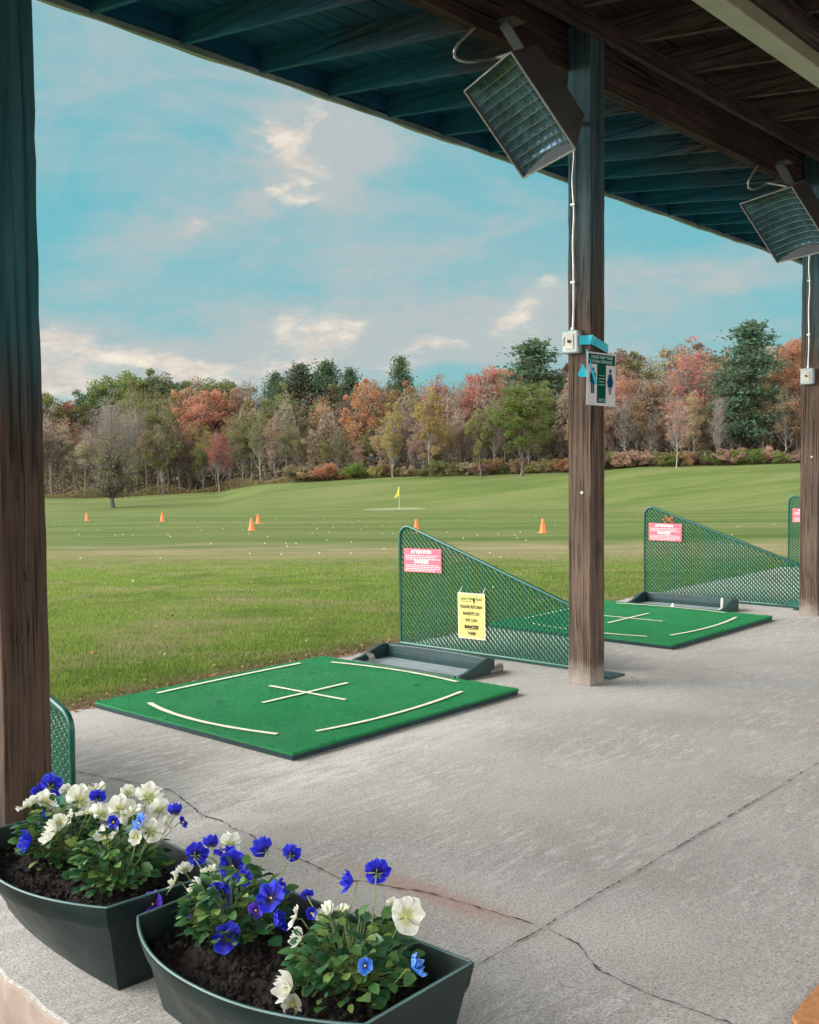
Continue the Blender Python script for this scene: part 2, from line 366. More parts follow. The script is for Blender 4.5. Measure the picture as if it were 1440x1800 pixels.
M['cream'] = petal_mat('white_petal', (.50, .52, .22), (.70, .71, .62), (.85, .85, .80))
q = NT('pansy_leaf'); g = q.n('ShaderNodeNewGeometry')
col = q.ramp(g.outputs['Random Per Island'], [(0., (.008, .045, .014)), (.4, (.022, .085, .028)), (.8, (.060, .145, .035)), (1., (.14, .21, .05))])
q.bump(q.noise(q.coord(), 120., 3.), .4, .002); M['pleaf'] = q.fin(col, .5, 0., .4)
M['stem'] = plain('pansy_stem', (.14, .20, .06), .5)

# ---------------------------------------------------------------- camera, world, sun
cam = bpy.data.cameras.new('camera'); co = bpy.data.objects.new('camera', cam); COL.objects.link(co)
cam.sensor_fit = 'HORIZONTAL'; cam.sensor_width = 36.; cam.lens = 36.*FPX/1440.; cam.clip_start = .05; cam.clip_end = 5000.
mw = Matrix.Identity(4)
for i in range(3): mw[i][0] = _R[i]; mw[i][1] = _U[i]; mw[i][2] = -_F[i]; mw[i][3] = CAM[i]
co.matrix_world = mw; scn.camera = co
scn.cycles.max_bounces = 5; scn.cycles.diffuse_bounces = 3; scn.cycles.glossy_bounces = 2; scn.cycles.transmission_bounces = 3; scn.cycles.use_adaptive_sampling = True; scn.cycles.adaptive_threshold = .02
scn.view_settings.view_transform = 'Standard'; scn.view_settings.look = 'None'; scn.view_settings.gamma = 1.; scn.view_settings.exposure = .75
SUN_AZ = YAW + R_(92); SUN_EL = R_(36)     # low, ahead and to the left, veiled by cloud
sd = Vector((math.cos(SUN_EL)*math.cos(SUN_AZ), math.cos(SUN_EL)*math.sin(SUN_AZ), math.sin(SUN_EL)))
L = bpy.data.lights.new('sun', 'SUN'); L.energy = 1.3; L.angle = R_(24); L.color = (1., .93, .84)
lo = bpy.data.objects.new('sun', L); COL.objects.link(lo); lo.rotation_euler = (-sd).to_track_quat('-Z', 'Y').to_euler()
w = bpy.data.worlds.new('World'); scn.world = w; w.use_nodes = True
W = NT.__new__(NT); W.t = w.node_tree; bg = W.t.nodes['Background']
sky = W.t.nodes.new('ShaderNodeTexSky'); sky.sky_type = 'NISHITA'; sky.sun_disc = False; sky.sun_elevation = SUN_EL
sky.sun_rotation = math.pi/2-SUN_AZ; sky.air_density = 1.; sky.dust_density = 1.; sky.ozone_density = 1.
tc = W.t.nodes.new('ShaderNodeTexCoord'); D = tc.outputs['Generated']; d = sep(W, D)
az = W.math('ARCTAN2', W.math('SUBTRACT', W.math('MULTIPLY', d[0], _sy), W.math('MULTIPLY', d[1], _cy)),
            W.math('ADD', W.math('MULTIPLY', d[0], _cy), W.math('MULTIPLY', d[1], _sy)))
el = W.math('ARCSINE', d[2])
comb = W.t.nodes.new('ShaderNodeCombineXYZ'); W.set(comb.inputs[0], az); W.set(comb.inputs[1], W.math('MULTIPLY', el, 2.0))
pn = comb.outputs[0]
wx = W.math('MULTIPLY', W.math('SUBTRACT', W.noise(pn, 9., 6., .62), .5), .17)
o2 = W.t.nodes.new('ShaderNodeVectorMath'); o2.operation = 'ADD'; W.t.links.new(pn, o2.inputs[0]); o2.inputs[1].default_value = (5.2, 1.3, 2.)
wy = W.math('MULTIPLY', W.math('SUBTRACT', W.noise(o2.outputs[0], 9., 6., .62), .5), .085)
azw = W.math('ADD', az, wx); elw = W.math('ADD', el, wy)
def ang(x, y):
    r = ray(x, y); r = r/np.linalg.norm(r)
    return math.atan2(float(r@R0), float(r@F0)), math.asin(float(r[2]))
def blobs(lst):
    acc = None
    for x, y, rx, ry, tilt, s in lst:
        a0, e0 = ang(x, y); ca, sa = math.cos(tilt), math.sin(tilt)
        da = W.math('SUBTRACT', azw, a0); de = W.math('SUBTRACT', elw, e0)
        u = W.math('DIVIDE', W.math('ADD', W.math('MULTIPLY', da, ca), W.math('MULTIPLY', de, sa)), rx/FPX)
        v = W.math('DIVIDE', W.math('SUBTRACT', W.math('MULTIPLY', de, ca), W.math('MULTIPLY', da, sa)), ry/FPX)
        r2 = W.math('ADD', W.math('MULTIPLY', u, u), W.math('MULTIPLY', v, v))
        g = W.math('MULTIPLY', W.math('POWER', 2.718, W.math('MULTIPLY', r2, -1.)), s)
        acc = g if acc is None else W.math('ADD', acc, g)
    return acc
soft = blobs([(560, 300, 130, 150, .9, .8), (330, 400, 210, 50, .45, .75), (640, 230, 120, 60, -.3, .6), (520, 600, 230, 70, .05, .85), (230, 650, 260, 65, -.1, 1.1), (900, 540, 150, 75, .2, .8), (1230, 480, 230, 45, .12, .75),
              (760, 600, 110, 35, .1, .6), (200, 60, 220, 130, 0., .35), (700, 440, 330, 40, .1, .3), (1100, 590, 300, 60, .0, .5)])
core = blobs([(500, 240, 34, 22, .3, 1.), (525, 275, 30, 42, 1.2, 1.0), (480, 325, 22, 24, .2, .9), (515, 355, 36, 11, .2, .7), (550, 205, 14, 34, -.3, .6), (360, 392, 30, 6, 0., .7),
              (560, 585, 60, 24, .1, 1.), (500, 628, 75, 14, .05, .9), (760, 592, 50, 11, .15, .8), (915, 552, 55, 26, .1, 1.), (975, 495, 38, 14, .2, .6), (130, 622, 130, 26, -.1, .9), (270, 640, 140, 22, -.2, .8), (110, 672, 80, 26, 0., 1.1), (400, 650, 90, 14, 0, .6), (700, 630, 60, 12, 0., .6), (600, 205, 20, 20, 0, .3)])
fb = W.noise(pn, 4.2, 9., .62, .6); fb2 = W.noise(o2.outputs[0], 16., 9., .66, .3)
softm = W.math('MULTIPLY', soft, W.math('ADD', .0, W.math('MULTIPLY', fb2, 2.0)))
bl = W.noise(o2.outputs[0], 5.5, 10., .64, .8)
softm = W.math('ADD', softm, W.math('MULTIPLY', W.ramp(bl, [(.46, 0.), (.68, 1.)]), .45))
streak = W.t.nodes.new('ShaderNodeCombineXYZ'); W.set(streak.inputs[0], W.math('MULTIPLY', az, 1.0)); W.set(streak.inputs[1], W.math('MULTIPLY', el, 6.))
stn = W.noise(streak.outputs[0], 3.3, 8., .6, .5)
softm = W.math('ADD', softm, W.math('MULTIPLY', W.ramp(stn, [(.48, 0.), (.72, 1.)]), .4))
behind = W.sm(W.math('ABSOLUTE', az), .55, 1.2)
high = W.sm(el, .52, .95)
softm = W.math('ADD', softm, W.math('MULTIPLY', W.math('MAXIMUM', behind, high), .85), clamp=True)
corem = W.math('MULTIPLY', core, W.math('ADD', .05, W.math('MULTIPLY', fb2, 2.0)))
corem = W.sm(corem, .04, 1.25)
tint = W.mix(1., sky.outputs[0], (.66, 1.17, 1.08), 'MULTIPLY')
tint = W.mix(.85, tint, (1.25, 4.05, 4.55))
wide = W.math('MAXIMUM', behind, high)
c1 = W.mix(W.math('MULTIPLY', softm, .86), tint, (4.15, 4.35, 4.35))
lft = W.math('MAXIMUM', W.math('MULTIPLY', W.math('SINE', az), -1.), 0.)
lvl = W.math('ADD', 19., W.math('MULTIPLY', lft, 48.)); lc = W.t.nodes.new('ShaderNodeCombineXYZ')  # sky outside the view brightened as added fill, strongest from the left
W.set(lc.inputs[0], lvl); W.set(lc.inputs[1], W.math('MULTIPLY', lvl, .985)); W.set(lc.inputs[2], W.math('MULTIPLY', lvl, .95))
c1 = W.mix(behind, c1, lc.outputs[0])
c1 = W.mix(high, c1, (15.5, 15.2, 14.6))  # overhead sky raised above the visible level as added fill
ccol = W.mix(W.ramp(W.noise(pn, 24., 8., .65, .5), [(.38, 0.), (.62, 1.)]), (5.0, 4.65, 4.3), (7.6, 6.8, 5.7))
c2 = W.mix(W.math('MULTIPLY', corem, .95), c1, ccol)
W.t.links.new(c2, bg.inputs[0]); bg.inputs[1].default_value = .075

# ---------------------------------------------------------------- terrain
ROWX = [60, 150, 300, 385, 420, 460, 520, 700, 1000, 1120, 1400, 1600]
ROWY = [876, 876, 869, 865, 858, 851, 846, 838, 829, 820, 813, 808]
TX = [60, 390, 460, 700, 1000, 1400, 1600]; TF = [150, 148, 136, 126, 116, 106, 102]
def col_of(X, Y):
    f = X*F0[0]+Y*F0[1]; r = X*R0[0]+Y*R0[1]
    return 720+FPX*r/np.maximum(f, .5), f
def hz(X, Y):
    X = np.asarray(X, float); Y = np.asarray(Y, float)
    px, f = col_of(X, Y); px = np.clip(px, 60, 1600)
    T = np.interp(px, TX, TF); row = np.interp(px, ROWX, ROWY)
    zT = 1.35-(row-horizon(px))/FPX*T
    base = -.045-.037*np.maximum(f-8, 0)
    s0 = np.interp(px, [60, 750, 1400], [92, 94, 66]); k = np.clip((f-s0)/(T-s0), 0, 1); k = k*k*(3-2*k)
    z = base*(1-k)+zT*k
    z = np.where(f > T, zT, z)
    z = z+.05*np.sin(X*.21+1)*np.sin(Y*.17)*np.clip((f-12)/20, 0, 1)
    m = np.clip((5.2-Y)/1.0, 0, 1)*(f < 12); return z-.42*m*m*(3-2*m)
ds = np.concatenate([np.linspace(.02, 12, 50), np.geomspace(12.5, 160, 130), np.geomspace(170, 2500, 24)])
azs = np.concatenate([np.linspace(-R_(180), -R_(32), 40)[:-1], np.linspace(-R_(32), R_(32), 220), np.linspace(R_(32), R_(180), 40)[1:]])
DD, AA = np.meshgrid(ds, azs, indexing='ij')
TXX = DD*(np.cos(AA)*F0[0]+np.sin(AA)*R0[0]); TYY = DD*(np.cos(AA)*F0[1]+np.sin(AA)*R0[1]); TZ = hz(TXX, TYY)
nA = len(azs); idx = np.arange(len(ds)*nA).reshape(len(ds), nA)
Fq = np.stack([idx[:-1, :-1], idx[:-1, 1:], idx[1:, 1:], idx[1:, :-1]], -1).reshape(-1, 4)
tag(np_obj('ground', np.stack([TXX, TYY, TZ], -1).reshape(-1, 3), Fq[:, ::-1], M['grass'], smooth=True), kind='structure')

# near grass blades
def blades(n, fmin, fmax, h0, wd, name):
    f = fmin+(fmax-fmin)*nr.random(n)**1.5; px = nr.uniform(40, 1450, n)
    r = (px-720)/FPX*f; X = f*F0[0]+r*R0[0]; Y = f*F0[1]+r*R0[1]
    keep = (Y > 5.19+.08*nr.random(n)) & ((Y > 5.5) | (nr.random(n) < .45)); X = X[keep]; Y = Y[keep]; f = f[keep]; n = len(X)
    Z = hz(X, Y); a = nr.uniform(0, 2*np.pi, n); hh = h0*nr.uniform(.5, 1.3, n)*np.clip((fmax+1-f)/9, .15, 1)*np.where(Y < 5.6, .8, 1.); ww = wd*nr.uniform(.7, 1.3, n)*(1+f/14)
    la = nr.uniform(0, 2*np.pi, n); ll = hh*nr.uniform(.1, .9, n)
    b = np.stack([X, Y, Z-.004], -1); s = np.stack([np.cos(a)*ww, np.sin(a)*ww, 0*a], -1)
    tip = b+np.stack([np.cos(la)*ll, np.sin(la)*ll, hh], -1)
    V = np.stack([b-s, b+s, tip], 1).reshape(-1, 3); return tag(np_obj(name, V, np.arange(3*n).reshape(-1, 3), M['blade']), 'short green lawn grass beyond the slab edge', 'grass', kind='stuff')
blades(360000, 5.4, 25, .030, .0028, 'grass')
# fallen leaf litter along the slab edge
n = 4200; X = nr.uniform(2.5, 12, n); Y = 5.12+np.abs(nr.normal(0, .22, n)); Z = np.where(Y < 5.18, .004, hz(X, Y)+.012)
far = nr.random(n) < .05; Y = np.where(far, nr.uniform(5.4, 11, n), Y); Z = np.where(far, hz(X, Y)+.02, Z)
a = nr.uniform(0, 6.28, n); s = nr.uniform(.006, .017, n)*np.where(far, 1.3, 1); e1 = np.stack([np.cos(a), np.sin(a), nr.normal(0, .35, n)], -1)*s[:, None]; e2 = np.stack([-np.sin(a), np.cos(a), nr.normal(0, .35, n)], -1)*s[:, None]*.7
c = np.stack([X, Y, Z], -1); V = np.stack([c-e1, c-e2*.9, c+e1, c+e2], 1).reshape(-1, 3)
tag(np_obj('leaf_litter', V, np.arange(4*n).reshape(-1, 4), M['litter']), 'brown fallen leaves scattered along the slab edge', 'leaf litter', kind='stuff')

# ---------------------------------------------------------------- slab
SX, SY = 1.33, 5.17; SP = 3.588
slab = MB()
edge = [(SX, 5.17)]
xs = np.linspace(SX, 18, 160); ys = np.linspace(-4, SY, 90)
poly = [(x, SY+.018*math.sin(x*7)+.012*math.sin(x*23+1)) for x in xs]+[(18, y) for y in ys[::-1][1:]]+[(1.333+(y-2.65)*.103*(1 if y < 3.4 else .75/max(.75, y-2.65))+.004*math.sin(y*9)+.004*math.sin(y*31), y) for y in ys[:-1]]
so = slab.prism(poly, 2, -.5, 0.).build('concrete_floor', [M['concrete']]); tag(so, kind='structure')
so.data.materials.append(M['slabside'])
for pg in so.data.polygons:
    if abs(pg.normal.z) < .5: pg.material_index = 1
bv = so.modifiers.new('bevel', 'BEVEL'); bv.width = .012; bv.segments = 2; bv.limit_method = 'ANGLE'; bv.angle_limit = R_(50)
def crack(pts, w, mat, jit, name='crack', z=.004, step=.016):
    P = [np.array(p, float) for p in pts]; out = []
    for a, b in zip(P[:-1], P[1:]):
        k = max(2, int(np.linalg.norm(b-a)/step))
        for i in range(k): out.append(a+(b-a)*i/k)
    out.append(P[-1]); V = []; off = 0
    for i, p in enumerate(out):
        t = out[min(i+1, len(out)-1)]-out[max(i-1, 0)]; t /= np.linalg.norm(t)+1e-9; nn = np.array([-t[1], t[0]])
        off = off*.9+rng.gauss(0, jit*.8); c = p+nn*off; ww = w*rng.choice([.2, .35, .6, .9, 1.5])*(.25 if i in (0, len(out)-1) else 1)
        V += [(*(c-nn*ww/2), z), (*(c+nn*ww/2), z)]
    mb = MB(); mb.add(V, [(2*i, 2*i+1, 2*i+3, 2*i+2) for i in range(len(out)-1)])
    return mb.build(name, mat, so, fix=False)
crack([(1.32, 1.707), (2.0, 1.70), (17.9, 1.707)], .0055, M['joint'], .0016, 'floor_joint')
crack([(7.15, -3.9), (7.12, 1.70)], .010, M['crack'], .001, 'floor_joint')
crack([(2.44, 4.13), (2.484, 3.89), (2.556, 3.585), (2.458, 3.27), (2.39, 2.63)], .006, M['crack'], .004)
crack([(2.556, 3.585), (2.8, 3.45), (3.05, 3.42)], .003, M['crack'], .003)
crack([(2.389, 2.63), (2.362, 2.397), (2.45, 2.086), (2.484, 1.736)], .007, M['redcrack'], .004)
crack([(2.48, 1.68), (2.467, 1.561), (2.366, 1.427), (2.341, 1.296), (2.331, 1.079), (2.25, .7)], .005, M['crack'], .004)
crack([(5.05, 5.15), (5.6, 4.6), (5.75, 3.9)], .004, M['crack'], .003)
for k in range(3):
    cx = 1.775+SP*k if k == 0 else 5.435+SP*(k-1); c = [(cx+.33*math.cos(t), 3.40+.31*math.sin(t)) for t in np.linspace(3.3, 4.5, 8)]
    crack(c, .004, M['crack'], .004)
    c = [(cx+.33*math.cos(t), 3.40+.31*math.sin(t)) for t in np.linspace(5.3, 6.5, 8)]
    crack(c, .005, M['crack'], .003)
    mb = MB(); mb.add([(cx+.325*math.cos(t)+.01*rng.gauss(0, 1), 3.40+.305*math.sin(t), .002) for t in np.linspace(0, 6.28, 40)[:-1]], [tuple(range(39))]); pass
crack([(5.9, 3.15), (6.8, 2.75), (8.4, 2.6), (10.2, 2.9)], .004, M['crack'], .003)

# ---------------------------------------------------------------- posts
PX = [1.786, 5.435, 5.435+SP, 5.435+2*SP]
PLAB = ['thick dark timber post at the left edge of the photo, behind a planter', 'grey weathered timber post in the middle, carrying a green distancing notice',
        'weathered timber post at the right edge of the photo with a switch box', 'farther timber post out of view beyond the right one']
for i, x in enumerate(PX[:3]):
    top = 3.868
    t = empty('wooden_post', (x, 3.395, 0), PLAB[i], 'post', 'timber posts holding up the roof')
    mb = MB(); hw = .0775 if i else .086
    N = 46; ring = []
    rr = random.Random(i); 
    prof = [(-hw, -hw), (0, -hw), (hw, -hw), (hw, 0), (hw, hw), (0, hw), (-hw, hw), (-hw, 0)]
    V = []; F = []
    for k in range(N+1):
        z = k*top/N; ox = .0025*math.sin(z*2.1+i); oy = .002*math.sin(z*1.7+2*i)
        for (a, b) in prof:
            V.append((a+ox+rr.gauss(0, .0010), b+oy+rr.gauss(0, .0010), z))
    for k in range(N):
        for j in range(8): F.append((k*8+j, k*8+(j+1) % 8, (k+1)*8+(j+1) % 8, (k+1)*8+j))
    F += [tuple(range(7, -1, -1)), tuple(N*8+j for j in range(8))]
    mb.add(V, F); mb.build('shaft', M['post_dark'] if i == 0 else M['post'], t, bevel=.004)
    # bolts
    if i:
        b = MB(); b.tube([(-.078, -.02, .95+.2*i), (-.084, -.02, .95+.2*i)], .009, 10); b.build('bolt', M['heater_rim'], t)
    else:
        # long drying checks and knots on the broad face
        for pts in ([(.012, 1.9), (.006, 1.5), (.016, 1.25), (.004, .95), (.018, .6), (.010, .1)], [(-.012, 1.12), (.012, .9), (.006, .5), (.012, .12)]):
            mbk = MB(); V = []
            for a, z in pts: V += [(a-.0022, -.0910, z), (a+.0022, -.0910, z)]
            V[0] = (pts[0][0], -.0910, pts[0][1]); V[1] = V[0]
            mbk.add(V, [(2*j, 2*j+1, 2*j+3, 2*j+2) for j in range(len(pts)-1)]); mbk.build('check', M['crack'], t, fix=False)
        kn = NT('wood_knot'); dd = kn.noise(kn.coord(scale=(40, 40, 12)), 1., 4.)
        km = kn.fin(kn.mix(kn.ramp(dd, [(.3, 0.), (.7, 1.)]), (.018, .008, .006), (.06, .028, .018)), .8)
        for a, z, r1, r2 in ((.020, .985, .020, .036), (-.018, .76, .013, .020)):
            mbk = MB(); mbk.add([(a+r1*math.cos(u)*(1+.08*math.sin(3*u)), -.0902, z+r2*math.sin(u)) for u in np.linspace(0, 6.28, 21)[:-1]], [tuple(range(20))]); mbk.build('knot', km, t, fix=False)

# ---------------------------------------------------------------- roof
SL = .11; ZB = 3.88; YE = 6.02
rz = lambda y: ZB+SL*(y-3.3)
roof = empty('shelter_roof', (0, 3.3, ZB), 'dark timber shelter roof with exposed rafters over the hitting bays', 'roof')
def rl(mb): 
    mb.v = [(a, b-3.3, c-ZB) for a, b, c in mb.v]; return mb
x = 3.8-.69*9
while x < 17.5:
    j = rng.uniform(-.01, .01); mb = MB()
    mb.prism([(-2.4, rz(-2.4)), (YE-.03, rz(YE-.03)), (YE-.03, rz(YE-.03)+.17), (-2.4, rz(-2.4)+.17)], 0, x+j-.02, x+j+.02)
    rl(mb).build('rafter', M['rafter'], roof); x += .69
y = -2.4; k = 0
mb = MB()
while y < YE:
    y1 = min(y+.235, YE+.02); mb.prism([(y, rz(y)+.172), (y1-.006, rz(y1-.006)+.172), (y1-.006, rz(y1)+.20), (y, rz(y)+.20)], 0, -3, 17.8); y += .241
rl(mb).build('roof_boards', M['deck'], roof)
mb = MB(); mb.prism([(-2.45, rz(-2.45)+.205), (YE+.05, rz(YE)+.21), (YE+.05, rz(YE)+.222), (-2.45, rz(-2.45)+.222)], 0, -3.05, 17.85); rl(mb).build('roofing', M['black'], roof)
# fascia and wavy drip edge
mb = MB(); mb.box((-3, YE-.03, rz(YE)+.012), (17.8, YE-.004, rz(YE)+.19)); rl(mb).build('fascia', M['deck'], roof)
mb = MB(); V = []; F = []; xs2 = np.arange(-3, 17.8, .05)
for i_, x in enumerate(xs2):
    wv = .010*math.sin(x*5.1)+.008*math.sin(x*2.3+1)+.005*math.sin(x*11.7)
    V += [(x, YE-.0, rz(YE)+.19), (x, YE+.006, rz(YE)-.022+wv*.5), (x, YE-.035+wv, rz(YE)-.026+wv*.5), (x, YE-.037+wv*.5, rz(YE)+.012)]
for i_ in range(len(xs2)-1):
    for j in range(3): F.append((4*i_+j, 4*i_+j+1, 4*i_+5+j, 4*i_+4+j))
mb.add(V, F); rl(mb).build('drip_edge', M['flash'], roof, fix=False)
# beams
mb = MB(); mb.box((-3, 3.474, 3.62), (17.8, 3.514, 3.893)); mb.box((-3, 3.517, 3.622), (17.8, 3.557, 3.90)); rl(mb).build('main_beam', M['beam'], roof, bevel=.004)
mb = MB(); mb.box((-3, 3.272, 3.775), (17.8, 3.314, 3.875)); rl(mb).build('ledger_board', M['beam'], roof, bevel=.004)
mb = MB(); mb.box((-3, 2.26, 3.700), (17.8, 2.345, 3.768)); rl(mb).build('inner_board', M['beam'], roof, bevel=.004)
for x in PX[:3]:
    mb = MB(); s = .5
    mb.prism([(x-.62, 3.775), (x-.50, 3.775), (x-.0785, 3.36), (x-.0785, 3.22)], 1, 3.35, 3.44)
pb = MB(); pb.box((-3, 2.37, 3.62), (17.8, 2.50, 3.715)); pb.box((-3, 2.42, 3.715), (17.8, 2.45, 3.79))
tag(pb.build('painted_channel', M['palewood'], None, bevel=.01), 'pale green painted channel running along under the dark rafters, upper right', 'channel')

# ---------------------------------------------------------------- heaters
P1 = np.array([4.718, 3.738, 3.404]); P2 = np.array([4.400, 3.187, 3.389]); P4 = np.array([4.959, 3.504, 2.969])
def make_heater():
    S = P1-P2; sl_ = np.linalg.norm(S); S = S/sl_; Lv = P4-P1; Lv = Lv-S*np.dot(S, Lv)*.6; ll = np.linalg.norm(Lv); Lv = Lv/ll
    Nn = np.cross(S, Lv); Nn /= np.linalg.norm(Nn)
    if Nn[2] < 0: Nn = -Nn
    ll = .575
    O = P2
    t = empty('heater', tuple(P2), 'grey infrared heater with gridded reflector hanging beside the middle post', 'heater', 'patio heaters under the roof beam')
    pt = lambda a, b, c: S*a+Lv*b+Nn*c
    def panel(mb, q, mi=0): mb.add(q, [tuple(range(len(q)))], mi)
    body = MB(); dp = .19; ins = .07
    f = [pt(0, 0, 0), pt(sl_, 0, 0), pt(sl_, ll, 0), pt(0, ll, 0)]; b = [pt(ins, ins*.6, dp), pt(sl_-ins, ins*.6, dp), pt(sl_-ins, ll-ins*1.6, dp), pt(ins, ll-ins*1.6, dp)]
    for i in range(4):
        j = (i+1) % 4; body.add([f[i], f[j], b[j], b[i]], [(0, 1, 2, 3)])
    body.add(b, [(0, 1, 2, 3)])
    o = body.build('housing', M['heater_box'], t); m_ = o.modifiers.new('solid', 'SOLIDIFY'); m_.thickness = .004
    rim = MB(); r = .0055
    for a, c in ((f[0], f[1]), (f[1], f[2]), (f[2], f[3]), (f[3], f[0])): rim.tube([a, c], r, 6)
    rim.build('rim', M['heater_rim'], t)
    # concave faceted reflector
    na, nb, ss = 8, 11, 5; V = []; F = []; NA, NB = na*ss, nb*ss
    for i in range(NA+1):
        for j in range(NB+1):
            a, c = i/NA, j/NB; pil = abs(math.sin(math.pi*a*na))**.5*abs(math.sin(math.pi*c*nb))**.5
            dpt = .085*(1-(2*a-1)**2)*(1-.5*(2*c-1)**4)+.016+.007*pil
            V.append(pt(.008+a*(sl_-.016), .008+c*(ll-.016), dpt))
    for i in range(NA):
        for j in range(NB): F.append((i*(NB+1)+j, (i+1)*(NB+1)+j, (i+1)*(NB+1)+j+1, i*(NB+1)+j+1))
    rf = MB(); rf.add(V, F); rfo = rf.build('reflector', M['reflector'], t, fix=False, smooth=True)
    g = MB()
    for j in range(1, nb): g.tube([V[i*(NB+1)+j*ss]-Nn*.001 for i in range(0, NA+1, ss)], .0017, 4)
    g.build('grid', M['wire'], t)
    br = MB(); top = pt(sl_*.35, .02, dp*.6); br.obox(top+np.array([.02, 0, .10]), [S, Nn, np.cross(S, Nn)], (.05, .004, .10)); br.obox(top+np.array([.0, 0, .19]), [(1, 0, 0), (0, 1, 0), (0, 0, 1)], (.06, .05, .004))
    bp = pt(sl_*.5, ll*.6, dp); br.tube([bp, np.array([5.36, 3.42, 3.30])-P2], .012, 6)
    br.build('bracket', M['heater_box'], t)
    cab = MB(); path = [on_axis(*q, 1, 3.50)-P2 for q in ((843, 48), (822, 60), (806, 76), (799, 92), (803, 103), (822, 108), (850, 106), (875, 101), (893, 97))]
    path[0] = path[0]+np.array([0, 0, .03]); path[-1] = pt(sl_*.1, .0, .02)
    # smooth and corrugate
    pp = []; 
    for i in range(len(path)-1):
        p0 = path[max(i-1, 0)]; p1 = path[i]; p2 = path[i+1]; p3 = path[min(i+2, len(path)-1)]
        for u in np.linspace(0, 1, 14)[:-1]:
            pp.append(.5*((2*p1)+(-p0+p2)*u+(2*p0-5*p1+4*p2-p3)*u*u+(-p0+3*p1-3*p2+p3)*u**3))
    cab.tube(pp, [.0088 if k % 2 else .0066 for k in range(len(pp))], 8); cab.build('flexible_cable', M['conduit'], t)
    return t
h1 = make_heater(); h2 = copy_tree(h1); h2.location = (P2[0]+SP, P2[1], P2[2])
h2['label'] = 'infrared heater with gridded reflector at the right edge by the right post'

# switch boxes with conduit
def make_box():
    t = empty('switch_box', (5.357, 3.425, 2.035), 'grey electrical switch box on the middle post tied with blue ribbon', 'switch box', 'switch boxes on the posts')
    mb = MB(); mb.box((-.055, -.055, -.068), (0, .055, .068)); mb.build('case', M['ebox'], t, bevel=.012, seg=3)
    mb = MB(); mb.box((-.060, -.028, -.044), (-.0545, .028, .044)); mb.build('cover_plate', M['plate'], t, bevel=.002)
    mb = MB(); mb.tube([(-.060, 0, 0), (-.072, 0, .004)], .009, 10); mb.build('switch_knob', M['black'], t)
    mb = MB(); mb.tube([(-.02, .0, .068), (-.02, .0, .085)], .013, 10)
    pts = [(-.016+.004*math.sin(k*.9), -.002+.0035*math.sin(k*.7+1), .085+k*(1.06/24)) for k in range(25)]
    mb.tube(pts, .0068, 8)
    for zz in (.35, .8): mb.box((-.026, -.014, zz-.006), (-.002, .014, zz+.006))
    mb.build('conduit', M['conduit'], t)
    return t
b1 = make_box(); b2 = copy_tree(b1); b2.location = (5.357+SP, 3.405, 2.025); b2['label'] = 'grey electrical switch box on the right hand post'

# blue ribbon wrapped round the middle post
rib = MB()
x0, x1, y0, y1 = 5.346, 5.524, 3.306, 3.484
loop = [(x0-.045, y0+.055), (x0-.012, y0+.01), (x0, y0-.006), (x0+.06, y0-.004), (x1, y0-.006), (x1+.005, y1), (x0+.05, y1+.005), (x0-.004, y1+.003), (x0-.05, y1-.02)]
def strip(pts, w, tw=None):
    V = []; F = []
    for k, p in enumerate(pts):
        p = np.array(p, float); a = (tw[k] if tw else 0.); v = np.array([math.sin(a)*.6, math.sin(a), math.cos(a)])*w/2; V += [p-v, p+v]
    return V, [(2*k, 2*k+1, 2*k+3, 2*k+2) for k in range(len(pts)-1)]
rib.add(*strip([(a, b, 2.035-.045*max(0, (a-x0))/.17+.01*math.sin(6*a)) for a, b in loop], .055, [.25*math.sin(2.3*k_) for k_ in range(9)]))
for st_, ln, dx_, w_ in (((x0-.018, y0+.020, 1.985), .20, .05, .034), ((x0-.02, y0+.05, 1.90), .075, -.02, .04)):
    V = []; F = []; K = 12
    for k in range(K+1):
        u = k/K; c_ = np.array(st_)+np.array([dx_*u*u, -.03*u*u-.008*math.sin(5*u), -ln*u]); ww = w_*(.15+1.1*u if u < .8 else 1.03)*(1. if u < .93 else .55)
        a = .4+1.2*u; hd = np.array([.25*ww, -.62*ww, .12*ww*math.cos(3*a)]); V += [c_-hd, c_+hd]
    rib.add(V, [(2*k, 2*k+1, 2*k+3, 2*k+2) for k in range(K)])
ro = rib.build('ribbon', M['ribbon'], None, fix=False); sm_ = ro.modifiers.new('solid', 'SOLIDIFY'); sm_.thickness = .0008
tag(ro, 'bright blue ribbon tied round the middle post above the green notice', 'ribbon')

# ---------------------------------------------------------------- text helper
dg = None
def text(parent, body, size, mat, mtx, name='lettering', bold=0., sx=1., shear=0.):
    cu = bpy.data.curves.new(name, 'FONT'); cu.body = body; cu.size = size; cu.align_x = 'CENTER'; cu.align_y = 'CENTER'; cu.offset = bold; cu.shear = shear; cu.resolution_u = 3
    tmp = bpy.data.objects.new('tmp', cu); COL.objects.link(tmp); bpy.context.view_layer.update()
    me = bpy.data.meshes.new_from_object(tmp.evaluated_get(bpy.context.evaluated_depsgraph_get())); bpy.data.objects.remove(tmp)
    me.transform(mtx @ Matrix.Diagonal((sx, 1, 1, 1))); me.materials.clear(); me.materials.append(mat)
    o = bpy.data.objects.new(name, me); COL.objects.link(o); o.parent = parent; reg(parent, o); return o
# frame for signs on a divider: faces -X; text right = -Y
def mface(right, up, o):
    r = Vector(right); u = Vector(up); n = r.cross(u); m = Matrix.Identity(4)
    for i in range(3): m[i][0] = r[i]; m[i][1] = u[i]; m[i][2] = n[i]; m[i][3] = o[i]
    return m

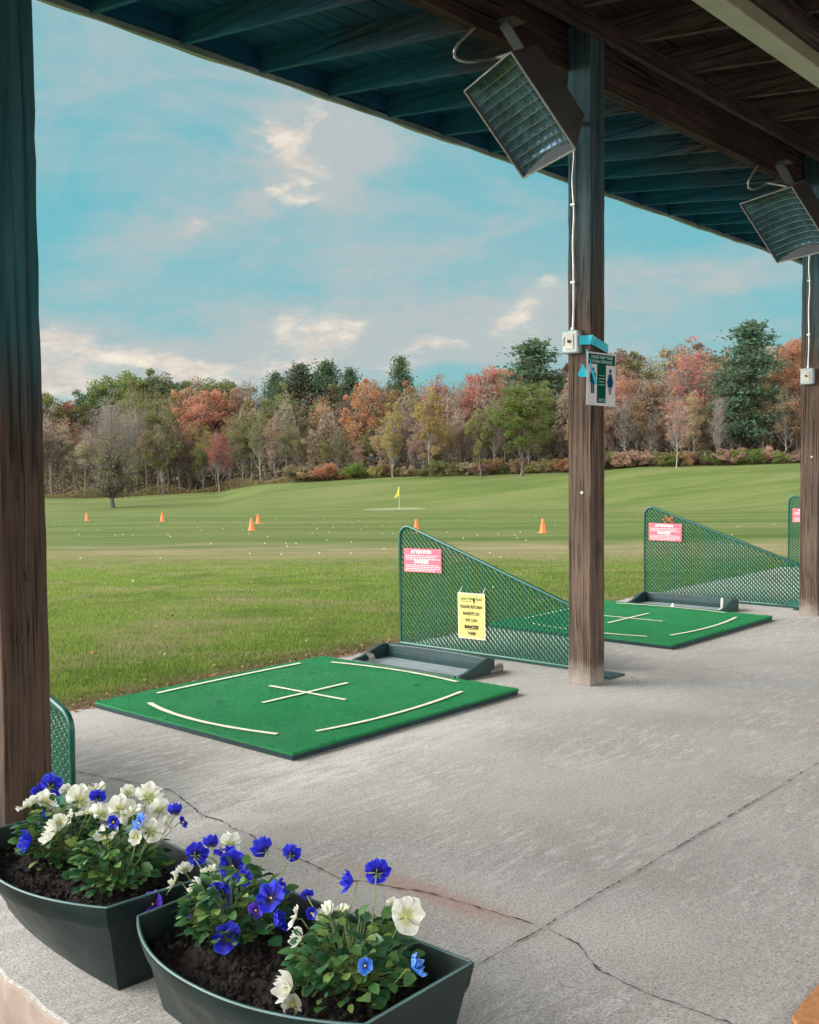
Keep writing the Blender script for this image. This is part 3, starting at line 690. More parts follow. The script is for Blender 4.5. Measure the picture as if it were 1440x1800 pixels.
# ---------------------------------------------------------------- dividers
DXX = 5.70
def zt(y): return .459+(y-3.70)*.311
poly = []
def arc(c, r, a0, a1, n=6): return [(c[0]+r*math.cos(a), c[1]+r*math.sin(a)) for a in np.linspace(a0, a1, n)]
ya, yb = 3.595, 5.135
poly = [(ya, .02), (yb, .02)]+arc((yb-.075, .795), .075, 0, math.pi-math.atan(-1/.311)-math.pi/2*0 if False else math.pi/2+math.atan(.311), 8)
poly += arc((ya+.075, .335), .075, math.pi/2+math.atan(.311), math.pi, 6)
def inside(y, z):
    c = False; n = len(poly)
    for i in range(n):
        a, b = poly[i], poly[(i+1) % n]
        if (a[1] > z) != (b[1] > z) and y < (b[0]-a[0])*(z-a[1])/(b[1]-a[1])+a[0]: c = not c
    return c
def make_divider():
    t = empty('bay_divider', (DXX, 4.36, 0), 'sloping green mesh divider with pink notice and yellow sign, left of middle post', 'divider', 'green mesh dividers between the bays')
    oy = 4.36
    fr = MB(); pl = [(0, y-oy, z) for y, z in poly]; fr.tube(pl+[pl[0], pl[1]], .0135, 8, caps=False); fr.build('frame', M['green_frame'], t, smooth=True)
    # expanded metal: strands follow a hexagonal path, each tilted out of the sheet
    ms = MB(); cw, ch = .039, .0198; hw = .0062
    ny = int((yb-ya)/cw)+2; nz = int(.92/ch)+2
    def strand(a, b, tilt):
        a = np.array(a); b = np.array(b); mid_ = (a+b)/2
        if not inside((a[1]+b[1])/2+oy, (a[2]+b[2])/2): return
        d_ = b-a; d_ /= np.linalg.norm(d_); n_ = np.cross(d_, (1, 0, 0)); n_ /= np.linalg.norm(n_)
        n_ = n_*(1 if n_[2] > 0 else -1); up_ = n_*hw*.8+np.array([tilt*hw*.7, 0, 0]); th = np.cross(d_, up_); th = th/np.linalg.norm(th)*.0011
        V = [a-up_-th, a+up_-th, a+up_+th, a-up_+th, b-up_-th, b+up_-th, b+up_+th, b-up_+th]
        ms.add(V, [(0, 1, 5, 4), (1, 2, 6, 5), (2, 3, 7, 6), (3, 0, 4, 7)])
    for r in range(nz):
        for k in range(ny):
            yy = ya-oy+k*cw+(cw/2 if r % 2 else 0); zz = .02+r*ch
            L_ = (0, yy-cw/2, zz); T_ = (0, yy, zz+ch*.5); 
            # bridge at node + two legs
            strand((0, yy-cw*.5+cw*.12, zz+ch*.08), (0, yy-cw*.12, zz+ch*.92), 1)
            strand((0, yy+cw*.5-cw*.12, zz+ch*.08), (0, yy+cw*.12, zz+ch*.92), 1)
            strand((0, yy-cw*.14, zz+ch), (0, yy+cw*.14, zz+ch), .9)
    ms.build('mesh_panel', M['green_metal'], t, fix=False)
    for a, b_ in ((3.33, 3.62), (5.05, 5.2)):
        mb = MB(); mb.box((-.11, a-oy, .001), (.08, b_-oy, .011)); mb.build('foot_plate', M['tray'], t, bevel=.003)
    for a in (3.37, 3.58, 5.08, 5.17):
        mb = MB(); mb.tube([(-.085, a-oy, .010), (-.085, a-oy, .016)], .009, 6); mb.build('bolt', M['black'], t)
    gs = MB(); gs.box((-.006, 3.60-oy, .011), (.006, 3.68-oy, .07)); gs.build('gusset', M['green_frame'], t)
    return t
def fake_line(mb, x, yc0, w, z, h, rr):
    y = yc0
    while y > yc0-w:
        ln = rr.uniform(.008, .026); ln = min(ln, y-(yc0-w))
        if ln < .004: break
        mb.add([(x, y, z-h/2), (x, y-ln, z-h/2), (x, y-ln, z+h/2), (x, y, z+h/2)], [(0, 1, 2, 3)]); y -= ln+.0045
def pink_sign(dv, label, dy=0., seed=1, tilt=0.):
    t = empty('notice_sign', (dv.location.x-.019, 4.905+dy, .635), label, 'sign', 'pink warning notices on the dividers', rot=(tilt, 0, 0))
    mb = MB(); mb.box((-.0015, -.174, -.084), (.0015, .174, .084)); mb.build('board', M['pink'], t)
    X = -.0022; rr = random.Random(seed)
    text(t, 'ATTENTION', .034, M['white'], mface((0, -1, 0), (0, 0, 1), (X, .01, .060)), bold=.0006)
    text(t, 'DANGER', .034, M['white'], mface((0, -1, 0), (0, 0, 1), (X, .01, -.010)), bold=.0006)
    mb = MB()
    for grp in (((.034, .31), (.021, .28), (.008, .32)), ((-.034, .31), (-.047, .32), (-.060, .32), (-.073, .27))):
        mb = MB()
        for z, w_ in grp: fake_line(mb, X, .158, w_, z, .0055, rr)
        mb.build('fine_print', M['pinkwhite'], t, fix=False)
    for a, b_ in ((.166, .076), (-.166, .076), (.166, -.076), (-.166, -.076)):
        m2 = MB(); m2.tube([(-.0015, a, b_), (-.0045, a, b_)], .0035, 6); m2.build('tie', M['laminate'], t)
    return t
dv1 = make_divider()
dvs = [dv1]
for k, lb in ((-1, 'green mesh divider mostly hidden behind the dark left post'), (1, 'green mesh divider with red spots, between middle and right posts'), (2, 'farthest green mesh divider, half hidden by the right post')):
    d_ = copy_tree(dv1); d_.location.x = DXX+SP*k; d_['label'] = lb; dvs.append(d_)
dvs[1].location.x = 2.118
pink_sign(dvs[0], 'pink warning notice on the divider that also has a yellow sign', tilt=R_(-1.5))
pink_sign(dvs[2], 'pink warning notice with red spots above it, on the second divider', -.0, 2)
pink_sign(dvs[3], 'pink warning notice partly hidden by the right hand post', 0, 3)
# red painted spots on divider 2's mesh
rs_ = MB()
for a, b_ in ((4.905, .735), (4.87, .75), (4.84, .738), (4.885, .77), (4.855, .765), (4.93, .755), (4.90, .79), (4.835, .78)):
    rs_.obox((9.288-.012-DXX-SP, a-4.36, b_), [(1, 0, 0), (0, 1, 0), (0, 0, 1)], (.0015, .009, .006))
M['redspot'] = plain('red_spot', (.75, .06, .03), .5)
rs_.build('red_spots', M['redspot'], dvs[2], bevel=.001)
# yellow sign
t = empty('paper_sign', (DXX-.021, 4.463, .278), 'yellow laminated sign asking to return baskets, hanging on the divider', 'sign', rot=(R_(-1.), 0, 0))
mb = MB(); mb.box((-.0012, -.118, -.158), (.0012, .118, .158)); mb.build('laminate', M['laminate'], t)
mb = MB(); mb.box((-.0022, -.109, -.149), (-.0012, .109, .149)); mb.build('paper', M['yellow'], t)
for s_, z, sz, bd in (('PLEASE RETURN', .062, .0285, .0010), ('BASKETS SO', .016, .0285, .0010), ('WE CAN', -.030, .0285, .0010), ('SANATIZE', -.076, .0285, .0022), ('THEM!', -.121, .0285, .0010)):
    text(t, s_, sz, M['ink'], mface((0, -1, 0), (0, 0, 1), (-.0030, 0, z)), bold=bd, sx=.92)
text(t, 'Lawn Valley Road', .029, M['greenink'], mface((0, -1, 0), (0, 0, 1), (-.0030, .0, .118)), bold=.0012, sx=.88, shear=.2)
mb = MB(); mb.box((-.0030, -.052, -.0935), (-.0022, .052, -.0905)); mb.box((-.0030, 0, .098), (-.0022, .085, .1005)); mb.build('underline', M['ink'], t)
mb = MB(); mb.add([(-.0031, -.022+a, .098+b_) for a, b_ in ((0, 0), (.006, .012), (.002, .028), (-.008, .030), (-.012, .012), (-.006, -.012), (.002, -.014))], [tuple(range(7))]); mb.build('golfer_mark', M['ink'], t, fix=False)
for a in (.10, -.10):
    mb = MB(); mb.tube([(0, a, .15), (.004, a, .165), (.012, a-.012, .195)], .0022, 6); mb.build('tie', M['white'], t)

# social distance sign on middle post
t = empty('distance_sign', (5.440, 3.296, 1.815), 'green and grey notice with man and woman symbols on middle post', 'sign', rot=(0, R_(1.5), R_(-9)))
mb = MB(); mb.box((-.128, -.0015, -.155), (.128, .0015, .155)); mb.build('board', M['signgrey'], t, bevel=.001)
mb = MB(); mb.box((-.118, -.0035, .086), (.118, -.0015, .145)); mb.box((-.038, -.0035, -.138), (.038, -.0015, .086)); mb.build('green_panel', M['signgreen'], t)
text(t, 'PLEASE KEEP YOUR', .0235, M['signtext'], mface((1, 0, 0), (0, 0, 1), (0, -.0042, .127)), bold=.0004, sx=.95)
text(t, 'SOCIAL DISTANCE', .0235, M['signtext'], mface((1, 0, 0), (0, 0, 1), (0, -.0042, .102)), bold=.0004, sx=.95)
def picto(cx, woman):
    mb = MB(); Y = -.0030
    mb.add([(cx+.0105*math.cos(a), Y, .052+.013*math.sin(a)) for a in np.linspace(0, 6.28, 17)[:-1]], [tuple(range(16))])
    if woman: shapes = [[(-.012, .036), (.012, .036), (.030, -.02), (.022, -.024), (.018, -.008), (.024, -.042), (-.024, -.042), (-.018, -.008), (-.022, -.024), (-.030, -.02)], [(-.012, -.042), (-.003, -.042), (-.004, -.085), (-.010, -.085)], [(.003, -.042), (.012, -.042), (.010, -.085), (.004, -.085)]]
    else: shapes = [[(-.020, .036), (.020, .036), (.025, .028), (.025, -.022), (.016, -.022), (.015, -.030), (-.015, -.030), (-.016, -.022), (-.025, -.022), (-.025, .028)], [(-.015, -.030), (-.002, -.030), (-.002, -.085), (-.013, -.085)], [(.002, -.030), (.015, -.030), (.013, -.085), (.002, -.085)]]
    for k, sh in enumerate(shapes): mb.add([(cx+a, Y-.0001*k, b_) for a, b_ in sh], [tuple(range(len(sh)))])
    mb.build('pictogram', M['signblue'], t, fix=False)
picto(-.078, False); picto(.078, True)
mb = MB(); rr = random.Random(4)
for z in (.02, .002, -.016, -.034, -.118, -.128):
    a = -.026
    while a < .022: l_ = rr.uniform(.006, .014); mb.add([(a, -.0042, z), (a+l_, -.0042, z), (a+l_, -.0042, z+.004), (a, -.0042, z+.004)], [(0, 1, 2, 3)]); a += l_+.004
mb.build('fine_print', M['signtext'], t, fix=False)

# ---------------------------------------------------------------- turf mats
MX0, MX1, MY0, MY1 = 3.165, 4.905, 3.515, 5.125
def make_mat():
    cx, cy = (MX0+MX1)/2, (MY0+MY1)/2
    t = empty('hitting_mat', (cx, cy, 0), 'large green turf hitting mat with cream lines, in front of the yellow sign', 'hitting mat', 'green turf hitting mats')
    a, b = (MX1-MX0)/2, (MY1-MY0)/2
    mb = MB(); mb.box((-a+.002, -b+.002, .0015), (a-.002, b-.002, .026)); mb.build('rubber_base', M['rubber'], t, bevel=.003)
    V = []; F = []; nx, ny = 70, 64
    for i in range(nx+1):
        for j in range(ny+1):
            u, v_ = i/nx, j/ny; e = min(i, nx-i, j, ny-j)
            V.append((-a+2*a*u+(.002*math.sin(i*1.7+j)if e else rng.gauss(0, .0012)), -b+2*b*v_+(0 if e else rng.gauss(0, .0012)), .0395+.0006*math.sin(i*.9)*math.sin(j*.8)-(.003 if e == 0 else 0)))
    id_ = lambda i, j: i*(ny+1)+j
    for i in range(nx):
        for j in range(ny): F.append((id_(i, j), id_(i+1, j), id_(i+1, j+1), id_(i, j+1)))
    rim = [id_(i, 0) for i in range(nx+1)]+[id_(nx, j) for j in range(1, ny+1)]+[id_(i, ny) for i in range(nx-1, -1, -1)]+[id_(0, j) for j in range(ny-1, 0, -1)]
    base = len(V)
    for r_ in rim: V.append((V[r_][0], V[r_][1], .0255))
    for k in range(len(rim)): F.append((rim[k], base+k, base+(k+1) % len(rim), rim[(k+1) % len(rim)]))
    mb = MB(); mb.add(V, F); mb.build('turf', M['turf'], t)
    n = 120000; X = nr.uniform(-a, a, n); Y = nr.uniform(-b, b, n)
    ang_ = nr.uniform(0, 6.28, n); h_ = nr.uniform(.003, .0075, n); w_ = .0016; ln = nr.normal(0, .0025, (n, 2))
    bb = np.stack([X, Y, np.full(n, .037)], -1); ss = np.stack([np.cos(ang_)*w_, np.sin(ang_)*w_, 0*X], -1); tp = bb+np.stack([ln[:, 0], ln[:, 1], h_], -1)
    # side fringe
    o = np_obj('turf_pile', np.stack([bb-ss, bb+ss, tp], 1).reshape(-1, 3), np.arange(3*n).reshape(-1, 3), M['turfblade'], t); o['kind'] = 'stuff'
    def line(pts, w, z=.0462):
        P = [np.array(p)-np.array([cx, cy]) for p in pts]
        if len(P) == 3:
            c_ = 2*P[1]-.5*(P[0]+P[2]); P = [(1-u)**2*P[0]+2*u*(1-u)*c_+u*u*P[2] for u in np.linspace(0, 1, 25)]
        else: P = [P[0]+(P[1]-P[0])*u for u in np.linspace(0, 1, 16)]
        V = []
        for k, p in enumerate(P):
            tt = P[min(k+1, len(P)-1)]-P[max(k-1, 0)]; tt /= np.linalg.norm(tt); nn = np.array([-tt[1], tt[0]])
            wj = w*(1+rng.uniform(-.07, .07)); V += [(*(p-nn*wj/2), z), (*(p+nn*wj/2), z)]
        mb = MB(); mb.add(V, [(2*k, 2*k+1, 2*k+3, 2*k+2) for k in range(len(P)-1)]); mb.build('line_marking', M['line'], t, fix=False)
    line([(3.49, 5.005), (4.05, 5.03), (4.61, 5.03)], .026)
    line([(3.32, 4.836), (3.245, 4.33), (3.326, 3.80)], .030)
    line([(4.76, 4.90), (4.835, 4.39), (4.80, 3.88)], .030)
    line([(3.483, 3.695), (4.017, 3.64), (4.615, 3.70)], .026)
    line([(4.026, 4.66), (4.050, 4.06)], .026); line([(3.71, 4.358), (4.37, 4.363)], .026, .0466)
    for dx_, dy_ in ((-.45, .25), (.40, .42), (.55, -.30)):
        mb = MB(); mb.add([(dx_+.012*math.cos(u), dy_+.020*math.sin(u), .0463) for u in np.linspace(0, 6.28, 13)[:-1]], [tuple(range(12))]); mb.build('tee_hole', M['black'], t, fix=False)
    return t
m1 = make_mat(); m2 = copy_tree(m1); m2.location.x += SP; m2['label'] = 'farther green turf hitting mat between the middle and right posts'

# ---------------------------------------------------------------- ball trays
def make_tray():
    t = empty('ball_tray', (5.13, 4.45, 0), 'dark green rubber ball tray beside the nearer mat, below yellow sign', 'ball tray', 'ball trays beside the mats')
    b = .43
    mb = MB(); mb.box((-.17, -b, .001), (.17, b, .012)); mb.build('floor', M['trayfloor'], t)
    w = MB(); prof = [(-.175, 0.), (.185, 0.), (.185, .092), (.13, .105), (.08, .100), (-.10, .045), (-.175, .035)]
    for y0_, y1_ in ((-b-.03, -b), (b, b+.03)): w.prism(prof, 1, y0_, y1_)
    w.prism([(-b-.001, 0), (b+.001, 0), (b+.001, .095), (.18, .105), (-.18, .105), (-b-.001, .095)], 0, .150, .186)
    w.prism([(-b-.001, 0), (b+.001, 0), (b+.001, .034), (-b-.001, .034)], 0, -.186, -.158)
    w.build('walls', M['tray'], t, bevel=.007)
    r = MB(); r.box((.135, -b+.01, .012), (.149, b-.01, .05)); r.build('inner_step', M['rubber'], t, bevel=.005)
    return t
tr1 = make_tray(); tr2 = copy_tree(tr1); tr2.location.x += SP; tr2['label'] = 'dark green rubber ball tray beside the farther mat, with a white tee'
# rubber tees
def tee(name, pts, rad, mat, label, base=None):
    t = MB(); t.tube(pts, rad, 12)
    if base: t.lathe([(base, 0.), (base, .004), (base*.5, .008)], 14, pts[0])
    o = t.build(name, mat, None, smooth=False, bevel=.001); tag(o, label, 'tee', 'rubber golf tees'); return o
tee('rubber_tee', [(5.40, 4.02, .026), (5.36, 3.99, .024), (5.31, 3.985, .020), (5.27, 4.0, .013)], [.026, .027, .017, .011], M['greyrubber'], 'thick grey rubber tee lying outside the nearer tray')
tee('rubber_tee', [(5.04, 4.80, .034), (5.06, 4.82, .05), (5.02, 4.845, .085)], [.024, .02, .006], M['greyrubber'], 'small grey rubber tee inside the nearer tray')
tee('golf_tee', [(8.46, 4.40, .041), (8.46, 4.40, .075)], .009, M['tee'], 'short pale tee standing on the line of the farther mat', .018)
tee('golf_tee', [(8.76, 4.08, .012), (8.76, 4.08, .115)], [.013, .011], M['tee'], 'tall white tee standing in the farther ball tray', .03)

# ---------------------------------------------------------------- cones, flag
def make_cone():
    t = empty('traffic_cone', (0, 0, 0), '', 'traffic cone', 'orange cones on the range')
    mb = MB(); mb.lathe([(.108, .012), (.104, .02), (.030, .44), (.026, .455), (.018, .455)], 20); mb.build('cone_body', M['cone'], t, smooth=True)
    mb = MB(); mb.box((-.14, -.14, 0), (.14, .14, .014)); mb.build('base', M['cone'], t, bevel=.02)
    return t
cl = [(150, 926, 62, 'leftmost orange cone, under the lone tree'), (283, 924, 56, 'orange cone second from the left, small and far off'), (440, 933, 39, 'nearer and larger orange cone of the close pair'), (452, 920, 50, 'farther and smaller orange cone of the close pair'),
      (731, 931, 34.5, 'orange cone showing just above the nearer divider'), (954, 931, 33.5, 'orange cone just left of the middle post')]
c0 = make_cone()
for i, (x, y, f, lb) in enumerate(cl):
    o = c0 if i == 0 else copy_tree(c0); X, Y = at_depth(x, f); z0 = float(hz(X, Y))
    o.location = (X, Y, z0-.01); o['label'] = lb; o.rotation_euler.z = rng.uniform(0, 3)
fx, fy = at_depth(701, 98); fz = float(hz(fx, fy))
t = empty('golf_flag', (fx, fy, fz), 'yellow flag on a thin pole standing far out on the range', 'flag')
mb = MB(); mb.tube([(0, 0, 0), (0, 0, 2.15)], .012, 8); mb.build('pole', M['tee'], t)
mb = MB(); V = []; K = 8
for k in range(K+1):
    u = k/K; V += [tuple(-R0*u*.24+F0*.05*math.sin(5*u)+U0*(2.12-.62*u)), tuple(-R0*u*.40+F0*.05*math.sin(5*u)+U0*(1.30-.30*u if u < 1 else 1.2))]
mb.add(V, [(2*k, 2*k+1, 2*k+3, 2*k+2) for k in range(K)]); o = mb.build('flag_cloth', M['yellowflag'], t, fix=False); s_ = o.modifiers.new('s', 'SOLIDIFY'); s_.thickness = .01
q = NT('pale_green_turf'); M['putt'] = q.fin(q.mix(q.noise(q.pos(), 2., 4.), (.10, .135, .045), (.125, .155, .058)), .95)
mb = MB(); ring = []
for u in np.linspace(0, 6.283, 49)[:-1]:
    X = fx-.4*R0[0]+R0[0]*3.0*math.cos(u)+F0[0]*1.9*math.sin(u); Y = fy-.4*R0[1]+R0[1]*3.0*math.cos(u)+F0[1]*1.9*math.sin(u); ring.append((X, Y, float(hz(X, Y))+.035))
ring.append((fx, fy, fz+.035)); mb.add(ring, [(k, (k+1) % 48, 48) for k in range(48)]); tag(mb.build('target_green', M['putt'], None, fix=False), kind='structure')

# golf balls
bm = bmesh.new(); bmesh.ops.create_icosphere(bm, subdivisions=2, radius=.015); bme = bpy.data.meshes.new('golf_ball'); bm.to_mesh(bme); bm.free(); bme.materials.append(M['ball'])
for pg in bme.polygons: pg.use_smooth = True
nb_ = 0
while nb_ < 95:
    f = rng.choice([rng.uniform(19, 34), rng.uniform(30, 66), rng.uniform(34, 60)]) if nb_ > 4 else rng.uniform(10, 16); px = rng.uniform(85, 1400)
    if nb_ % 5 == 0: px = rng.gauss(640, 90)
    X, Y = at_depth(px, f)
    o = bpy.data.objects.new('golf_ball', bme); COL.objects.link(o); o.location = (X, Y, float(hz(X, Y))+.018)
    tag(o, 'white golf ball lying on the grass of the range', 'golf ball', 'golf balls scattered over the range'); nb_ += 1

# orange mat at the corner
mb = MB(); cxm, cym = 2.42, .955
pl = [(2.425, .940), (2.45, .958), (2.52, .964), (2.64, .967), (3.2, .972), (3.2, .2), (2.40, .2), (2.405, .80), (2.412, .91)]
tag(mb.prism(pl, 2, .001, .014).build('floor_mat', M['orangemat'], None, bevel=.004), 'rough orange brown mat at the bottom right corner of the floor', 'mat')

# ---------------------------------------------------------------- planters
def planter_outline(ins, z, n=40):
    xr = 1.80-ins; xf = 1.452+ins*.75; yl = .385-ins*.6; bow = .022+.100*min(1, max(0, z)/.22)**.8
    P = [(xr, -yl), (xr, yl), (xf, yl)]
    for k in range(1, n): u = 1-2*k/n; P.append((xf-bow*(1-abs(u)**2.2), yl*u))
    P.append((xf, -yl)); return [(x-1.62, y, z) for x, y in P]
def make_planter():
    t = empty('planter_box', (1.62, 1.80, .001), 'dark green planter box at the bottom of the photo, bowed side outward', 'planter', 'dark green planter boxes')
    lv = [(.062, 0.), (.058, .012), (.018, .172), (.014, .178), (.008, .19), (-.002, .235), (-.002, .240), (.008, .240), (.012, .230), (.034, .17), (.085, .03)]
    V = []; 
    for ins, z in lv: V += planter_outline(ins, z)
    n = len(planter_outline(0, 0)); F = [(i*n+k, i*n+(k+1) % n, (i+1)*n+(k+1) % n, (i+1)*n+k) for i in range(len(lv)-1) for k in range(n)]
    F += [tuple(range(n)), tuple((len(lv)-1)*n+k for k in range(n))]
    mb = MB(); mb.add(V, F); bo = mb.build('box', M['planter'], t, smooth=True); es = bo.modifiers.new('split', 'EDGE_SPLIT'); es.split_angle = R_(28)
    # lighter worn rim
    rm = MB(); o_ = planter_outline(.003, .2402); rm.tube([np.array(p) for p in o_]+[np.array(o_[0])], .0035, 6, caps=False); rm.build('rim', M['rim_green'], t)
    # soil
    out = [(x, y) for x, y, _ in planter_outline(.030, .145)]
    def ins_(x, y):
        c = False
        for i in range(len(out)):
            a, b = out[i], out[(i+1) % len(out)]
            if (a[1] > y) != (b[1] > y) and x < (b[0]-a[0])*(y-a[1])/(b[1]-a[1])+a[0]: c = not c
        return c
    G = .008; xs = np.arange(-.30, .19, G); ys = np.arange(-.40, .40, G); Z = {}; V = []; F = []
    from mathutils import noise as mn
    for i, x in enumerate(xs):
        for j, y in enumerate(ys):
            Z[i, j] = len(V); V.append((x, y, .178+.020*mn.noise((x*14, y*14, 1))+.014*mn.noise((x*50, y*50, 3))+.008*mn.noise((x*120, y*120, 5))))
    for i in range(len(xs)-1):
        for j in range(len(ys)-1):
            if ins_(xs[i]+G/2, ys[j]+G/2): F.append((Z[i, j], Z[i+1, j], Z[i+1, j+1], Z[i, j+1]))
    mb = MB(); mb.add(V, F); ico = bmesh.new(); bmesh.ops.create_icosphere(ico, subdivisions=1, radius=1.); iv = [v.co.copy() for v in ico.verts]; jf = [tuple(v.index for v in f.verts) for f in ico.faces]; ico.free()
    k = 0
    while k < 420:
        x, y = rng.uniform(-.28, .17), rng.uniform(-.37, .37)
        if not ins_(x, y): continue
        s = rng.choice([.003, .005, .007, .012])*rng.uniform(.7, 1.3)
        if not (ins_(x-s*2, y) and ins_(x+s*2, y) and ins_(x, y-s*2) and ins_(x, y+s*2)): continue
        mb.add([(x+v.x*s*rng.uniform(.6, 1.2), y+v.y*s*rng.uniform(.6, 1.2), .186+v.z*s*rng.uniform(.5, .9)+.006*mn.noise((x*50, y*50, 3))) for v in iv], jf); k += 1
    mb.build('soil', M['soil'], t, fix=False)
    return t
pa = make_planter(); pb_ = copy_tree(pa); pb_.location = (1.633, 2.650, .001); pb_.rotation_euler.z = R_(-5.5)
pb_['label'] = 'dark green planter box at the lower left against the dark post'

# ---------------------------------------------------------------- pansies
def flower_mesh(seed, ruff=.10, closed=0.):
    rr = random.Random(seed); V = []; F = []; A = []
    #   angle, length, half-spread, z offset
    pet = [(R_(62), 1.0, 1.05, -.06), (R_(118), 1.0, 1.05, -.03), (R_(5), .88, .85, .03), (R_(175), .88, .85, .03), (R_(-90), .98, 1.15, .08)]
    for a0, ln, sp, zo in pet:
        nu, nv = 6, 10; b = len(V); ph = rr.uniform(0, 6); cup = .12+closed*.55+rr.uniform(-.1, .12); a0 += rr.uniform(-.1, .1); ln *= rr.uniform(.9, 1.1)
        for i in range(nu+1):
            t = i/nu
            for j in range(nv+1):
                s = -1+2*j/nv; rad = ln*t*(1-.16*abs(s)**3+.05*math.sin(7*s+ph)*t); aa = a0+s*sp*(.62+.38*t)*.92
                z = zo+cup*t*t+ruff*math.sin(6.5*s+ph)*t**3+.10*s*s*t-.25*t**4*max(0, rr.uniform(-.05, .3))
                V.append((rad*math.cos(aa), rad*math.sin(aa), z)); A.append(t)
        for i in range(nu):
            for j in range(nv): F.append((b+i*(nv+1)+j, b+(i+1)*(nv+1)+j, b+(i+1)*(nv+1)+j+1, b+i*(nv+1)+j+1))
    return np.array(V), np.array(F), A
FM = [flower_mesh(s, .14, c) for s, c in ((1, 0.), (2, .15), (3, .3), (4, .05))]+[flower_mesh(9, .22, 1.0), flower_mesh(12, .2, .8)]
def orient(nrm, roll=0.):
    n = Vector(nrm).normalized(); x = Vector((0, 0, 1)).cross(n); x = x.normalized() if x.length > 1e-3 else Vector((1, 0, 0)); y = n.cross(x)
    m = Matrix((x, y, n)).transposed().to_4x4(); return m @ Matrix.Rotation(roll, 4, 'Z')
leafV = []
for i in range(7):
    u = i/6; wv = math.sin(math.pi*min(1, u*.93+.05))**.8*.42*(1+(.10 if i % 2 else -.06)); zc = -.35*u*u
    leafV += [(-wv, u, zc+.10*wv), (0, u*1.02, zc-.05), (wv, u, zc+.10*wv)]
leafF = []
for i in range(6):
    for j in range(2): leafF.append((3*i+j, 3*i+j+1, 3*i+4+j, 3*i+3+j))
leafV = np.array(leafV); leafF = np.array(leafF)
def plant(px_list, root, cx_, cy_, rx, ry, hh, nl, label, zsoil=.19, lean=(0, 0)):
    t = empty('pansy_plant', (cx_, cy_, zsoil), label, 'pansy', 'blue and white pansies in the planters'); base = np.array([cx_, cy_, zsoil])
    Vs = []; Fs = []; stem = MB(); k = 0
    for _ in range(nl):
        a = rng.uniform(0, 6.283); r = math.sqrt(rng.random()); dome = math.sqrt(max(0, 1-r*r*.85))
        u = rng.uniform(.35, 1.) if rng.random() < .8 else rng.uniform(.05, .4)
        p = np.array([rx*r*math.cos(a), ry*r*math.sin(a), hh*dome*u+.01])+np.array([lean[0], lean[1], 0])*u
        p += nr.normal(0, .008, 3)
        d_ = Vector((math.cos(a)*(.3+r), math.sin(a)*(.3+r), rng.uniform(-.1, .9))).normalized(); n_ = Vector((rng.gauss(0, .45), rng.gauss(0, .45), 1)).normalized()
        x_ = d_.cross(n_).normalized(); n_ = x_.cross(d_); s = rng.uniform(.014, .036); wd = rng.uniform(.8, 1.25)
        Mx = np.array([[x_.x*wd, d_.x, n_.x], [x_.y*wd, d_.y, n_.y], [x_.z*wd, d_.z, n_.z]])*s
        b = len(Vs)*len(leafV); Vs.append(leafV@Mx.T+p); Fs.append(leafF+b)
        if rng.random() < .4: stem.tube([(p[0]*.25, p[1]*.25, 0), (p[0]*.7, p[1]*.7, p[2]*.7), tuple(p)], .0013, 4)
    np_obj('leaves', np.concatenate(Vs), np.concatenate(Fs), M['pleaf'], t, smooth=True)
    for (x, y, col, rp, X, face, kind_) in px_list:
        p = on_axis(x, y, 0, X)-base; dist = np.dot(p+base-CAM, _F); R = rp*1.13/FPX*dist
        V, F, A = FM[kind_]
        fm = orient(face, rng.uniform(-.4, .4)); Mx = np.array([[fm[i][j] for j in range(3)] for i in range(3)])*R*.92
        fl = np_obj('flower', V@Mx.T+p, F, M[col], t, smooth=True, attr=A)
        nrm = np.array([fm[i][2] for i in range(3)])
        # yellow eye and sepals
        eye = MB(); eye.lathe([(.0008, 0), (.0028, .001), (.0015, .004)], 8, (0, 0, 0)); eye.v = [tuple(np.array([[fm[i][j] for j in range(3)] for i in range(3)])@np.array(v)+p+nrm*R*.06) for v in eye.v]
        eye.build('flower_eye', M['yelloweye'], fl)
        sp = MB(); Ru = np.array([[fm[i][j] for j in range(3)] for i in range(3)])
        for s in range(5):
            a = s*1.2566; q_ = [(.0, 0, -.004), (.35*math.cos(a-.18), .35*math.sin(a-.18), -.05*R-.10), (.62*math.cos(a), .62*math.sin(a), -.06), (.35*math.cos(a+.18), .35*math.sin(a+.18), -.10)]
            sp.add([tuple(Ru@(np.array(v)*R*.75)+p-nrm*R*.10) for v in q_], [(0, 1, 2, 3)])
        c0_ = p-nrm*R*.12; root_ = np.array([rx*.25*math.cos(k*2.1), ry*.4*math.sin(k*2.1), .02]); hk = c0_-nrm*R*.35+np.array([0, 0, .004]); md = root_*.35+c0_*.65-np.array([0, 0, .02])
        sp.tube([root_, md, hk*1., c0_-nrm*R*.05], [.0019, .0017, .0015, .0015], 6); sp.build('flower_stem', M['stem'], fl, fix=False); k += 1
    stem.build('stalks', M['stem'], t, fix=False)
    return t
M['yelloweye'] = plain('yellow_flower_eye', (.75, .60, .10), .5)
toC = (-.75, -.62, .25); up = (-.2, .1, 1.); away = (.55, .75, .45); left_ = (-.85, .35, .35); right_ = (.5, -.7, .4); back = (.75, .55, .25)
